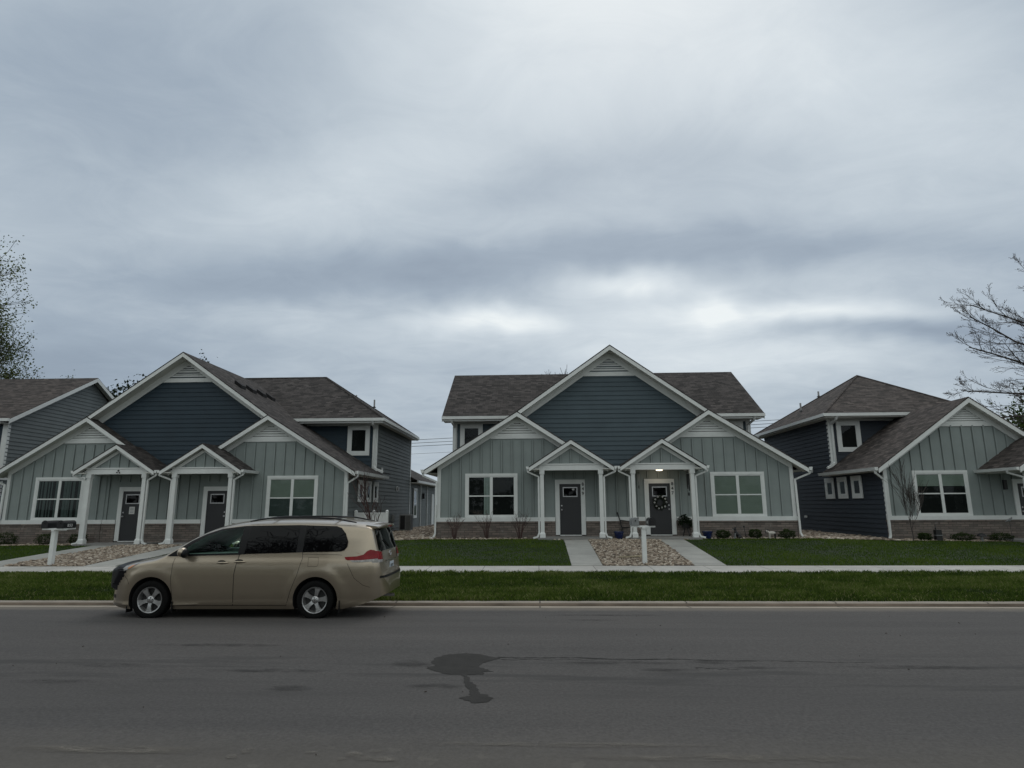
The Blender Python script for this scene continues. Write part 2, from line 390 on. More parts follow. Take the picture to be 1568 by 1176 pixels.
def text_mesh(txt, size, depth, mat, name, T, parent=None, off=(0, 0, 0)):
    cu = bpy.data.curves.new(name, 'FONT'); cu.body = txt; cu.size = size; cu.extrude = depth; cu.align_x = 'CENTER'; cu.align_y = 'CENTER'
    cu.resolution_u = 3; cu.offset = size * 0.012
    to = bpy.data.objects.new(name, cu); me = bpy.data.meshes.new_from_object(to)
    bpy.data.objects.remove(to); bpy.data.curves.remove(cu)
    for v_ in me.vertices:
        p = T((v_.co.x, v_.co.z, v_.co.y)); v_.co = (p[0] - off[0], p[1] - off[1], p[2] - off[2])
    me.materials.clear(); me.materials.append(MATS[mat]); me.name = name
    o = bpy.data.objects.new(name, me); COL.objects.link(o); o.parent = parent
    return o

# ================================================================ ground heights
CURB_Y = 13.35
def zhouse(x):
    pts = [(-60, .45), (-21, .46), (-12, .50), (-7, .56), (-4, .64), (9.6, .64), (13, .56), (17, .52), (60, .52)]
    for (a, p), (c, q) in zip(pts, pts[1:]):
        if x <= c: return p + (q - p) * max(0, (x - a) / (c - a))
    return .52
def gz(x, y):
    """terrain height"""
    if y < 4.5: return 0.04
    if y < 10.5: return -0.06 + 0.01 * (y - 4.5)
    if y <= CURB_Y: return -0.10 * (y - 10.5) / (CURB_Y - 10.5)
    if y <= 13.62: return -0.03
    if y <= 16.38: return -0.03 + 0.26 * (y - 13.62) / 2.76
    if y <= 17.75: return 0.23 + 0.03 * (y - 16.38) / 1.37
    if y <= 22.5: return 0.26 + (zhouse(x) + .035 - 0.26) * (y - 17.75) / 4.75
    return zhouse(x) + .035

# ================================================================ setting: ground, street, kerbs, pavement
def roadmat():
    mt, nb, bs = newmat('road')
    c = coords(nb); mp = nb.n('ShaderNodeMapping'); mp.inputs['Scale'].default_value = (0.10, 1.0, 1); nb.L.new(c, mp.inputs[0])
    st = nb.noise(mp.outputs[0], 1.6, 5, 0.6); big = nb.noise(c, 0.25, 3, 0.5); fine = nb.noise(c, 28, 6, 0.82); mid = nb.noise(c, 5, 4, 0.6)
    o = nb.ramp(st, [(0.25, (0.064, 0.060, 0.059, 1)), (0.5, (0.079, 0.074, 0.072, 1)), (0.75, (0.094, 0.087, 0.084, 1))])
    o = nb.mix(nb.mr(big, 0.35, 0.7, 0, 0.35), o, (0.096, 0.086, 0.080, 1))
    o = nb.mix(0.55, o, nb.ramp(fine, [(0.34, (0.40, 0.40, 0.40, 1)), (0.66, (1.45, 1.45, 1.45, 1))]), 'MULTIPLY')
    sp = nb.n('ShaderNodeSeparateXYZ'); nb.L.new(c, sp.inputs[0])
    # dusty edge next to the near kerb, sandy edge next to the far one
    e1 = nb.m('MULTIPLY', nb.mr(nb.m('ADD', sp.outputs[1], nb.m('MULTIPLY', mid, 0.5)), 6.3, 5.2, 0, 1), 0.55)
    o = nb.mix(e1, o, (0.135, 0.120, 0.100, 1))
    e2 = nb.m('MULTIPLY', nb.mr(nb.m('ADD', sp.outputs[1], nb.m('MULTIPLY', mid, 0.4)), 12.6, 13.1, 0, 1), 0.8)
    o = nb.mix(e2, o, (0.20, 0.175, 0.145, 1))
    # oil and tyre marks: long dark smears on the lanes
    n3 = nb.noise(mp.outputs[0], 3.2, 6, 0.65)
    lane = nb.m('MULTIPLY', nb.mr(sp.outputs[1], 6.6, 7.4), nb.mr(sp.outputs[1], 9.2, 8.3))
    o = nb.mix(nb.m('MULTIPLY', nb.m('MULTIPLY', nb.mr(n3, 0.50, 0.62), lane), 0.75), o, (0.045, 0.043, 0.042, 1))
    n5 = nb.noise(c, 5.3, 3, 0.5)
    near = nb.mr(sp.outputs[1], 5.9, 5.4)
    o = nb.mix(nb.m('MULTIPLY', nb.m('MULTIPLY', nb.mr(n5, 0.64, 0.68), near), 0.25), o, (0.17, 0.155, 0.135, 1))
    nb.L.new(o, bs.inputs['Base Color']); bs.inputs['Roughness'].default_value = 0.85; bs.inputs['Specular IOR Level'].default_value = 0.3
    bp = nb.n('ShaderNodeBump'); bp.inputs['Strength'].default_value = 0.5; bp.inputs['Distance'].default_value = 0.006
    nb.L.new(fine, bp.inputs['Height']); nb.L.new(bp.outputs[0], bs.inputs['Normal'])
roadmat()
def concrete(name, col, joint=0.0, jx=True):
    mt, nb, bs = newmat(name); c = coords(nb)
    n1 = nb.noise(c, 1.3, 5, 0.65); n2 = nb.noise(c, 50, 3, 0.6)
    o = nb.ramp(n1, [(0.3, tuple(x * .80 for x in col) + (1,)), (0.7, tuple(x * 1.12 for x in col) + (1,))])
    o = nb.mix(0.4, o, nb.ramp(n2, [(0.3, (0.7, 0.7, 0.7, 1)), (0.7, (1.1, 1.1, 1.1, 1))]), 'MULTIPLY')
    if joint:
        sp = nb.n('ShaderNodeSeparateXYZ'); nb.L.new(c, sp.inputs[0])
        fr = nb.m('FRACT', nb.m('DIVIDE', sp.outputs[0 if jx else 1], joint))
        o = nb.mix(nb.m('MULTIPLY', nb.m('LESS_THAN', fr, 0.012), 0.75), o, (0.05, 0.045, 0.04, 1))
    nb.L.new(o, bs.inputs['Base Color']); bs.inputs['Roughness'].default_value = 0.85
    bp = nb.n('ShaderNodeBump'); bp.inputs['Strength'].default_value = 0.3; bp.inputs['Distance'].default_value = 0.005
    nb.L.new(n2, bp.inputs['Height']); nb.L.new(bp.outputs[0], bs.inputs['Normal'])
concrete('pavement', (0.45, 0.435, 0.405), 1.5)
concrete('walk', (0.37, 0.365, 0.34), 1.5, False)
concrete('kerb', (0.32, 0.28, 0.235), 3.0)
concrete('gutter', (0.35, 0.30, 0.245), 3.0)
concrete('slab', (0.24, 0.235, 0.225))
simple('kerb_face', (0.19, 0.150, 0.120), 0.9, 0.5, 0.8, 0.4, 30)
simple('turf', (0.020, 0.032, 0.011), 0.95, 0.35, 3.0, 0.6, 20)
simple('turf_far', (0.03, 0.045, 0.018), 0.95, 0.35, 0.3)
simple('puddle', (0.036, 0.034, 0.032), 0.8, 0.15, 6, spec=0.15)
simple('crack', (0.022, 0.021, 0.020), 0.9, 0.2, 6)
simple('gravel_base', (0.11, 0.088, 0.068), 0.95, 0.4, 14, 0.8, 25)

def sheet(name, xs, ys, zf, mat, smooth=False):
    mb = MB(); vs = [(x, y, zf(x, y)) for y in ys for x in xs]; n = len(xs)
    mb.add(vs, [(j * n + i, j * n + i + 1, (j + 1) * n + i + 1, (j + 1) * n + i) for j in range(len(ys) - 1) for i in range(n - 1)], mat)
    o = mb.build(name, fix=False, uv=False, smooth=smooth); return tag(o, kind='structure')
XS = [-600, -200, -80, -45, -30, -24, -21, -18, -15, -12, -9.5, -7, -5.5, -4, 0, 4, 9.6, 11.3, 13, 15, 17, 25, 45, 80, 200, 600]
sheet('ground', XS, [-300, -40, 0, 4.2, 4.5, 10.5, 13.3, 13.5, 13.62, 14.5, 16.38, 17.75, 19, 21, 22.5, 23.6, 26, 30, 40, 60, 120, 400, 1500],
      lambda x, y: gz(x, y) - (0.03 if 4.2 < y < 13.6 or 16.4 < y < 17.7 else 0.0) - (0.035 if y in (4.2, 13.62, 16.38, 17.75) else 0), 'turf')
sheet('street', [-80, -40, -20, -10, 0, 10, 20, 40, 80], [5.0, 7.5, 10.5, 12.95], lambda x, y: gz(x, y), 'road')
sheet('gutter', [-80, -20, 0, 20, 80], [12.95, CURB_Y + 0.03], lambda x, y: gz(x, min(y, CURB_Y)) + 0.004 - (0.02 if y > 13 else 0), 'gutter')
sheet('gutter', [-80, -20, 0, 20, 80], [4.45, 5.0], lambda x, y: gz(x, max(y, 4.5)) + 0.004, 'gutter')
def kerb(y0, y1, zt, zb, front):
    mb = MB(); s_ = 1 if front else -1
    x = -78.0
    while x < 78:
        a, c = x, x + 3.0
        prof = [(y0, zb), (y0 + .015 * 1, zt - .02), (y0 + .04, zt), (y1, zt), (y1, zb)]
        vs = [(a, y, z) for y, z in prof] + [(c, y, z) for y, z in prof]; n = 5
        mb.add(vs, [(0, 1, n + 1, n)], 'kerb_face')
        mb.add(vs, [(1, 2, n + 2, n + 1), (2, 3, n + 3, n + 2), (3, 4, n + 4, n + 3), (4, 3, 2, 1, 0), (5, 6, 7, 8, 9)], 'kerb')
        x += 3.0
    tag(mb.build('kerb', fix=True), kind='structure')
kerb(CURB_Y, 13.53, -0.038, -0.14, True)
kerb(4.2, 4.46, 0.05, -0.10, False)
mb = MB(); mb.box(-80, 80, 16.38, 17.75, 0.10, 0.268, 'pavement')
for v_i, v_ in enumerate(mb.v):
    if v_[2] > 0.2 and v_[1] < 17: mb.v[v_i] = (v_[0], v_[1], 0.240)
tag(mb.build('pavement'), kind='structure')
WALKS = [(0.92, 1.77), (4.30, 5.15), (-16.35, -15.45), (-12.98, -12.08)]
def walkway(x0, x1, y1):
    mb = MB(); n = 5
    for k in range(n):
        ya = 17.754 + (y1 - 17.754) * k / n; yb = 17.746 + (y1 - 17.754) * (k + 1) / n
        za, zb = gz(x0, ya) + .02, gz(x0, yb) + .02
        vs = [(x0, ya, za), (x1, ya, za), (x1, yb, zb), (x0, yb, zb), (x0, ya, za - .12), (x1, ya, za - .12), (x1, yb, zb - .12), (x0, yb, zb - .12)]
        mb.add(vs, [(0, 1, 2, 3), (4, 7, 6, 5), (0, 4, 5, 1), (1, 5, 6, 2), (3, 2, 6, 7), (0, 3, 7, 4)], 'walk')
    tag(mb.build('walkway'), kind='structure')
for a, c in WALKS: walkway(a, c, 22.68)

def flat(name, poly, zoff, mat, kind='structure', sub=0.0):
    """flat sheet laid on the road surface"""
    mb = MB(); tr = tessellate_polygon([[Vector((x, y, 0)) for x, y in poly]])
    mb.add([(x, y, gz(x, y) + zoff) for x, y in poly], [tuple(t) for t in tr], mat)
    return tag(mb.build(name), kind=kind)
def ragged(cx, cy, rx, ry, n=40, amp=.12, seed=1):
    r_ = random.Random(seed); ph = [r_.uniform(0, 6.28) for _ in range(6)]
    return [(cx + rx * math.cos(t) * (1 + amp * sum(math.sin(t * (k + 2) + ph[k]) / (k + 1) for k in range(6))),
             cy + ry * math.sin(t) * (1 + amp * sum(math.sin(t * (k + 3) + ph[k]) / (k + 1) for k in range(6)))) for t in [2 * math.pi * i / n for i in range(n)]]
def rough(poly, amp, seed):
    r_ = random.Random(seed); out = []
    for (a, b_), (c, d) in zip(poly, poly[1:] + poly[:1]):
        n = max(1, int(math.hypot(c - a, d - b_) / .035))
        for i in range(n): t = i / n; out.append((a + (c - a) * t + r_.uniform(-amp, amp) * 1.6, b_ + (d - b_) * t + r_.uniform(-amp, amp)))
    return out
flat('puddle', rough([(-1.37, 8.30), (-1.38, 8.5), (-1.25, 8.72), (-1.0, 8.80), (-.8, 8.75), (-.62, 8.60), (-.50, 8.55), (-.62, 8.42), (-.72, 8.30), (-.76, 8.14), (-.62, 7.98), (-.56, 7.93), (-.70, 7.88),
                (-.66, 7.80), (-.85, 7.78), (-.82, 7.55), (-.72, 7.35), (-.66, 7.08), (-.56, 7.02), (-.50, 6.92), (-.55, 6.80), (-.66, 6.75), (-.78, 6.85), (-.86, 6.92), (-.74, 7.0),
                (-.78, 7.2), (-.86, 7.45), (-.87, 7.60), (-.93, 7.78), (-1.1, 7.80), (-1.3, 7.95), (-1.42, 8.12), (-1.28, 8.14)], .012, 4), 0.004, 'puddle')
def crackline(x0, y0, x1, y1, w, seed):
    r_ = random.Random(seed); n = 60; top = []; bot = []
    y = y0
    for i in range(n + 1):
        t = i / n; x = x0 + (x1 - x0) * t; yy = y0 + (y1 - y0) * t + 0.02 * math.sin(t * 23 + seed) + r_.uniform(-.012, .012)
        ww = w * r_.uniform(.3, 1.2) * (1 - .6 * t); top.append((x, yy + ww)); bot.append((x, yy - ww))
    flat('road_crack', top + bot[::-1], 0.005, 'crack')

def film(name, col, dens):
    mt, nb, bs = newmat(name); c = coords(nb); mp = nb.n('ShaderNodeMapping'); mp.inputs['Scale'].default_value = (.35, 1, 1); nb.L.new(c, mp.inputs[0])
    n = nb.noise(mp.outputs[0], 7, 6, 0.75); bs.inputs['Base Color'].default_value = (*col, 1); bs.inputs['Roughness'].default_value = .9
    tr = nb.n('ShaderNodeBsdfTransparent'); mx = nb.n('ShaderNodeMixShader'); a = nb.n('ShaderNodeAttribute'); a.attribute_name = 'fade'
    nb.L.new(nb.m('MULTIPLY', nb.m('MULTIPLY', nb.mr(n, .38, .68), nb.mr(a.outputs['Fac'], 0, .8)), dens), mx.inputs[0]); nb.L.new(tr.outputs[0], mx.inputs[1]); nb.L.new(bs.outputs[0], mx.inputs[2]); nb.L.new(mx.outputs[0], nb.N['Material Output'].inputs[0])
film('oil_film', (0.034, 0.032, 0.031), .62); film('dust_film', (0.165, 0.148, 0.128), .9)
def smear(cx, cy, rx, ry, mat, seed, z=.006):
    pts = ragged(cx, cy, rx, ry, 36, .10, seed); mb = MB(); n = len(pts); vs = [(cx, cy, gz(cx, cy) + z)]
    for k in (.5, 1.0): vs += [(cx + (x - cx) * k, cy + (y - cy) * k, gz(x, cy + (y - cy) * k) + z) for x, y in pts]
    mb.add(vs, [(0, 1 + i, 1 + (i + 1) % n) for i in range(n)] + [(1 + i, 1 + n + i, 1 + n + (i + 1) % n, 1 + (i + 1) % n) for i in range(n)], mat)
    o = mb.build('road_stain'); at = o.data.attributes.new('fade', 'FLOAT', 'POINT'); at.data.foreach_set('value', [1.0] + [.8] * n + [0.0] * n); tag(o, kind='structure')
for i_, (a, b_, c, d) in enumerate([(-1.62, 8.25, .30, .20), (1.55, 8.02, .38, .09), (2.25, 8.42, .42, .12), (2.62, 8.15, .30, .07), (1.0, 8.35, .9, .08), (4.6, 8.2, 1.1, .10), (-3.3, 7.9, .75, .10), (-5.4, 8.1, .6, .10), (-2.8, 7.2, .35, .12), (-5.6, 7.4, .5, .10), (-1.15, 7.3, .35, .12), (0.9, 11.3, .5, .08), (-4.6, 9.2, 1.2, .10), (1.2, 11.9, 1.2, .10)]): smear(a, b_, c, d, 'oil_film', 30 + i_)
for i_, (a, b_, c, d) in enumerate([(-2.42, 5.50, .07, .07), (-2.50, 5.38, .06, .05), (-1.90, 5.48, .06, .03), (-1.52, 5.45, .09, .07), (-1.42, 5.38, .10, .06), (-1.26, 5.36, .11, .06), (-1.60, 5.36, .05, .04), (-1.36, 5.52, .07, .04), (-3.6, 5.5, 1.0, .10), (1.6, 5.45, 1.6, .10), (0.2, 5.7, 1.4, .06)]): smear(a, b_, c, d, 'dust_film', 60 + i_, .0065)
for k_ in range(26):
    x_, y_ = rng.uniform(-7, 7), rng.uniform(5.4, 12.5); mb = MB(); a_ = rng.uniform(0, 3.1); l_ = rng.uniform(.006, .03)
    mb.tube([(x_, y_, gz(x_, y_) + .008), (x_ + l_ * math.cos(a_), y_ + l_ * math.sin(a_), gz(x_, y_) + .01)], .005, 'soil', n=4)
    if k_ == 0: LIT = mb
    else: LIT.v, LIT.f, LIT.m = LIT.v + mb.v, LIT.f + [tuple(q + len(LIT.v) for q in f) for f in mb.f], LIT.m + mb.m
tag(LIT.build('road_grit'), kind='stuff')
crackline(-.55, 8.60, 4.2, 8.42, .016, 3)
crackline(-.50, 8.48, 1.2, 8.50, .010, 9)
crackline(1.9, 8.14, 2.42, 8.06, .012, 5)

# ---------------------------------------------------------------- grass
def blades(name, rects, density, h, w, mat, clump=2.2, skip=None, pale=0.02, kind='stuff', label=None, cat=None, over=0.0):
    P = []
    for x0, x1, y0, y1 in rects:
        n = int((x1 - x0) * (y1 - y0) * density)
        P.append(np.stack([rng.uniform(x0, x1, n), rng.uniform(y0, y1, n)], 1))
    P = np.concatenate(P)
    nz = np.zeros(len(P))
    for k in range(9):
        a = rng.uniform(0, 6.28); f = clump * (1.0 + 0.75 * k); nz += np.sin(P[:, 0] * f * math.cos(a) * .9 + P[:, 1] * f * math.sin(a) * 1.3 + rng.uniform(0, 6.28)) / (1 + .25 * k)
    nz = (nz - nz.min()) / (nz.max() - nz.min())
    if skip is not None: k = skip(P, nz); P = P[k]; nz = nz[k]
    n = len(P); z = np.array([gz(x, y) for x, y in P]) - 0.01
    hh = h * (0.45 + 0.9 * nz) * rng.uniform(.6, 1.3, n); az = rng.uniform(0, 6.283, n); la = rng.uniform(0, 6.283, n)
    ln = hh * rng.uniform(.1, .9, n); wx, wy = np.cos(az) * w / 2, np.sin(az) * w / 2
    V = np.empty((n, 4, 3), np.float32)
    V[:, 0] = np.stack([P[:, 0] - wx, P[:, 1] - wy, z], 1); V[:, 1] = np.stack([P[:, 0] + wx, P[:, 1] + wy, z], 1)
    mx_, my_ = P[:, 0] + np.cos(la) * ln * .4, P[:, 1] + np.sin(la) * ln * .4
    V[:, 2] = np.stack([mx_ + wx * .8, my_ + wy * .8, z + hh * .62], 1)
    V[:, 3] = np.stack([P[:, 0] + np.cos(la) * ln, P[:, 1] + np.sin(la) * ln, z + hh], 1)
    F = np.arange(n * 4).reshape(n, 4)[:, [0, 1, 2, 3]]
    me = bpy.data.meshes.new(name); me.vertices.add(n * 4); me.vertices.foreach_set('co', V.ravel())
    me.loops.add(n * 4); me.loops.foreach_set('vertex_index', F.ravel().astype(np.int32))
    me.polygons.add(n); me.polygons.foreach_set('loop_start', np.arange(n, dtype=np.int32) * 4); me.polygons.foreach_set('loop_total', np.full(n, 4, np.int32))
    at = me.attributes.new('tint', 'FLOAT', 'POINT')
    pt = np.clip(np.sin(P[:, 0] * .9 + 1) * np.sin(P[:, 1] * 1.7 + P[:, 0] * .4) + .6 * np.sin(P[:, 0] * 2.3 + 2 * P[:, 1]), 0, 2)
    t = np.clip(nz * .80 - .12 + .10 * pt + rng.uniform(-.22, .28, n), 0, .70); t = np.where(rng.uniform(0, 1, n) < pale, rng.uniform(.8, 1, n), t)
    at.data.foreach_set('value', np.repeat(t, 4).astype(np.float32)); me.materials.append(MATS[mat]); me.update()
    o = bpy.data.objects.new(name, me); COL.objects.link(o); return tag(o, label, cat, None, kind)
def edge(P, nz):   # the turf creeps unevenly over the pavement edge
    x = P[:, 0]; w = np.sin(x * 7.3) * .5 + np.sin(x * 13.1 + 1) * .4 + np.sin(x * 3.1 + 2) * .5
    return (P[:, 1] < 16.40 + .06 * w + .10 * (nz - .45)) & (P[:, 1] > 13.52 + .03 * w)
blades('verge_grass', [(-15.5, 14.5, 13.47, 16.62)], 2400, 0.080, 0.012, 'grass_blade', 1.7, edge, 0.05)
blades('verge_straw', [(-15.5, 14.5, 13.50, 14.1)], 90, 0.06, 0.016, 'grass_blade', 1.7, lambda P, nz: nz > .45, 1.0)
LAWN = [(-24, -16.37, 17.77, 23.0), (-12.06, .90, 17.77, 23.15), (5.17, 17.5, 17.77, 23.05)]
blades('lawn_grass', LAWN, 800, 0.055, 0.016, 'lawn_blade', 1.1, None, 0.02)

# ---------------------------------------------------------------- river stones
_t = (1 + 5 ** .5) / 2
ICO = np.array([(-1, _t, 0), (1, _t, 0), (-1, -_t, 0), (1, -_t, 0), (0, -1, _t), (0, 1, _t), (0, -1, -_t), (0, 1, -_t), (_t, 0, -1), (_t, 0, 1), (-_t, 0, -1), (-_t, 0, 1)]) / 1.902
ICF = np.array([(0, 11, 5), (0, 5, 1), (0, 1, 7), (0, 7, 10), (0, 10, 11), (1, 5, 9), (5, 11, 4), (11, 10, 2), (10, 7, 6), (7, 1, 8), (3, 9, 4), (3, 4, 2), (3, 2, 6), (3, 6, 8), (3, 8, 9), (4, 9, 5), (2, 4, 11), (6, 2, 10), (8, 6, 7), (9, 8, 1)])
def stones(name, rects, density, r0, r1, dens_fn=None):
    P = np.concatenate([np.stack([rng.uniform(a, b_, int((b_ - a) * (d - c) * density)), rng.uniform(c, d, int((b_ - a) * (d - c) * density))], 1) for a, b_, c, d in rects])
    n = len(P); z = np.array([gz(x, y) for x, y in P]); r = rng.uniform(r0, r1, n) * rng.uniform(.7, 1.2, n)
    V = ICO[None] * (1 + rng.uniform(-.16, .16, (n, 12, 1))) * r[:, None, None]
    V = V * np.stack([rng.uniform(.8, 1.4, n), rng.uniform(.7, 1.1, n), rng.uniform(.45, .75, n)], 1)[:, None, :]
    a = rng.uniform(0, 6.28, n); c_, s_ = np.cos(a)[:, None], np.sin(a)[:, None]
    X = V[..., 0] * c_ - V[..., 1] * s_; Y = V[..., 0] * s_ + V[..., 1] * c_
    V = np.stack([X + P[:, 0:1], Y + P[:, 1:2], V[..., 2] + (z + rng.uniform(.0, .035, n))[:, None]], -1).astype(np.float32)
    F = (ICF[None] + (np.arange(n) * 12)[:, None, None]).reshape(-1, 3); m_ = len(F)
    me = bpy.data.meshes.new(name); me.vertices.add(n * 12); me.vertices.foreach_set('co', V.ravel())
    me.loops.add(m_ * 3); me.loops.foreach_set('vertex_index', F.ravel().astype(np.int32))
    me.polygons.add(m_); me.polygons.foreach_set('loop_start', np.arange(m_, dtype=np.int32) * 3); me.polygons.foreach_set('loop_total', np.full(m_, 3, np.int32))
    at = me.attributes.new('tint', 'FLOAT', 'POINT'); t = np.clip(rng.beta(1.8, 2.0, n), 0, 1)
    at.data.foreach_set('value', np.repeat(t, 12).astype(np.float32)); me.materials.append(MATS['stone'])
    me.polygons.foreach_set('use_smooth', np.ones(m_, bool)); me.update()
    o = bpy.data.objects.new(name, me); COL.objects.link(o); return tag(o, kind='stuff')
def bed(name, x0, x1, y0, y1):
    ys = [y0 + (y1 - y0) * k / 4 for k in range(5)]
    sheet(name, [x0, x1], ys, lambda x, y: gz(x, y) + 0.006, 'gravel_base')
bed('gravel_bed', 1.78, 4.29, 17.76, 22.75); bed('gravel_bed', -15.44, -12.99, 17.76, 22.75)
bed('gravel_bed', -7.4, -3.85, 23.6, 44); bed('gravel_bed', 9.6, 13.1, 23.35, 40)
bed('gravel_bed', -3.85, .2, 23.2, 24.0); bed('gravel_bed', 5.7, 9.6, 23.2, 24.0); bed('gravel_bed', -21.2, -16.9, 23.1, 24.0); bed('gravel_bed', 13.1, 19, 23.1, 24.0)
stones('river_stones', [(1.80, 4.27, 17.78, 22.7), (-15.42, -13.01, 17.78, 22.7)], 420, .026, .052)
stones('bed_stones', [(-7.3, -3.9, 23.6, 38), (9.7, 13.0, 23.4, 33)], 110, .05, .10)
stones('bed_stones', [(-3.85, .1, 23.15, 23.9), (5.75, 9.6, 23.15, 23.9), (-21, -17.0, 23.05, 23.9), (13.1, 18.5, 23.05, 23.9), (.3, 5.5, 22.7, 23.4)], 150, .03, .06)

# ================================================================ houses
def FR(x0, y0):      # wall facing the street
    return lambda p: (x0 + p[0], y0 - p[1], p[2])
def SR(x0, y0=0):    # wall facing +X, u runs back along y
    return lambda p: (x0 + p[1], y0 + p[0], p[2])
def SL(x0, y0=0):    # wall facing -X
    return lambda p: (x0 - p[1], y0 + p[0], p[2])

def window(par, off, T_, u, z0, z1, w, mull=True, rail=True, tw=.10, fill='dark', trim='white_trim', name='window', head=0.0, sash=.045, tb=None, n0=0.0):
    """trim + sashes + pane (+ curtain or blind); u is the centre of the outer trim, w its outer width"""
    T = lambda p: T_((p[0], p[1] + n0, p[2]))
    a, c = u - w / 2, u + w / 2; tb = tw if tb is None else tb
    mb = MB()
    mb.box(a, a + tw, 0, .035, z0 + tb, z1 - tw, trim, T); mb.box(c - tw, c, 0, .035, z0 + tb, z1 - tw, trim, T)
    mb.box(a - head, c + head, 0, .042, z1 - tw, z1, trim, T)
    if tb: mb.box(a, c, 0, .038, z0, z0 + tb, trim, T)
    root = mb.build(name, par, off)
    ia, ic, iz0, iz1 = a + tw, c - tw, z0 + tb, z1 - tw
    mb = MB(); s_ = sash
    mb.box(ia, ia + s_, 0, .026, iz0, iz1, trim, T); mb.box(ic - s_, ic, 0, .026, iz0, iz1, trim, T)
    mb.box(ia + s_, ic - s_, 0, .026, iz0, iz0 + s_, trim, T); mb.box(ia + s_, ic - s_, 0, .026, iz1 - s_, iz1, trim, T)
    bays = [(ia + s_, ic - s_)]
    if mull:
        mid = (ia + ic) / 2; mb.box(mid - .055, mid + .055, 0, .030, iz0 + s_, iz1 - s_, trim, T); bays = [(ia + s_, mid - .055), (mid + .055, ic - s_)]
    if rail:
        zm = (iz0 + iz1) / 2
        for p, q in bays: mb.box(p, q, 0, .024, zm - .022, zm + .022, trim, T)
    mb.build('frame', root, off)
    def child(mb, nm, **k):
        return mb.build(nm, root, off, **k)
    mb = MB()
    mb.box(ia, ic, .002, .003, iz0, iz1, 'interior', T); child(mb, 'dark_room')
    mb = MB()
    for p, q in bays:
        if fill == 'blind':
            z = iz1 - s_ - .02
            while z > iz0 + s_: mb.box(p, q, .006, .011, z - .020, z, 'blind', T); z -= .026
        elif fill == 'halfblind':
            z = iz1 - s_ - .02
            while z > (iz0 + iz1) / 2 + .28: mb.box(p, q, .006, .011, z - .020, z, 'blind', T); z -= .026
        elif fill == 'twoblind':
            z = iz1 - s_ - .02
            while z > iz0 + s_: mb.box(p, q, .006, .011, z - .020, z, 'blind' if z > (iz0 + iz1) / 2 else 'curtain_dark', T); z -= .026
        elif fill in ('curtain', 'curtain_dark', 'one'):
            n = 14
            for k in range(n):
                t = (k + .5) / n
                if fill == 'one' and not (q < u + .2 and t > .70): continue
                if fill == 'curtain_dark' and random.random() < .25: continue
                uu = p + (q - p) * t; dd = .004 + .008 * (k % 2)
                mb.box(uu - (q - p) / n * .42, uu + (q - p) / n * .42, .004, dd + .004, iz0 + s_ + .01, iz1 - s_ - .01, 'curtain' if fill != 'curtain_dark' else 'curtain_dark', T)
    if mb.v: child(mb, {'blind': 'blind', 'halfblind': 'blind'}.get(fill, 'curtain'))
    mb = MB()
    for p, q in bays: mb.face([T((p, .0185, iz0 + s_)), T((q, .0185, iz0 + s_)), T((q, .0185, iz1 - s_)), T((p, .0185, iz1 - s_))], 'pane')
    child(mb, 'pane'); return root

def vent(par, off, T, u, z0, zt, hw, slope):
    """triangular louvred gable vent with its trim board"""
    mb = MB()
    mb.box(u - hw - .02, u + hw + .02, .012, .040, z0 - .14, z0, 'white_trim', T)
    n = max(3, int((zt - z0) / .085)); st = (zt - z0) / n
    mb.prism([(u - hw, z0), (u + hw, z0), (u, zt)], .004, .008, 'black', lambda p: T((p[0], p[1], p[2])))
    for k in range(n):
        z = z0 + k * st; w = hw * (1 - (z + st * .5 - z0) / (zt - z0))
        if w < .03: continue
        A = [T((u - w, .030, z)), T((u + w, .030, z)), T((u + w, .008, z + st * .70)), T((u - w, .008, z + st * .70))]
        mb.face(A, 'white_trim'); mb.face([T((u - w, .030, z)), T((u + w, .030, z)), T((u + w, .022, z - .012)), T((u - w, .022, z - .012))], 'white_trim')
    return mb.build('gable_vent', par, off, fix=False)

def battens(mb, T, x0, x1, zlo, topf, step=.40, first=None, holes=()):
    x = x0 + .2 if first is None else first
    while x < x1 - .02:
        segs = [(zlo, topf(x))]
        for a, c, p, q in holes:
            if a - .03 < x < c + .03:
                segs = [(s0, min(s1, p)) for s0, s1 in segs] + [(q, s1) for s0, s1 in segs]
        for s0, s1 in segs:
            if s1 - s0 > .05: mb.box(x - .028, x + .028, 0, .042, s0, s1, 'sage', T); [mb.box(x + q_ * .028, x + q_ * .041, 0, .003, s0, s1, 'batten_shade', T) for q_ in (-1, 1)]  # dark strips paint a shadow line along both sides of each batten
        x += step

def downspout(par, off, pts, w=.036, name='downspout'):
    mb = MB(); mb.tube(pts, w * 1.35, 'white_trim', n=4, square=(0, 1, 0)); return mb.build(name, par, off)

def rakeboards(mb, pts, y0, T=None, h=.17, t=.025, mat='white_trim', back=.10):
    """fascia boards following roof edge pts [(x,z)] at y0 (front face), plus the soffit slab behind"""
    for (a, za), (c, zc) in zip(pts, pts[1:]):
        mb.prism([(a, za), (c, zc), (c, zc - h), (a, za - h)], y0 - t, y0, mat)

def number(par, off, T, u, z, txt, size=.17):
    me = None
    for k, ch in enumerate(txt):
        o = text_mesh(ch, size, .004, 'black', 'house_number', lambda p: T((u + p[0], p[1] + .058, z - k * size * 1.02 + p[2])), par, off)

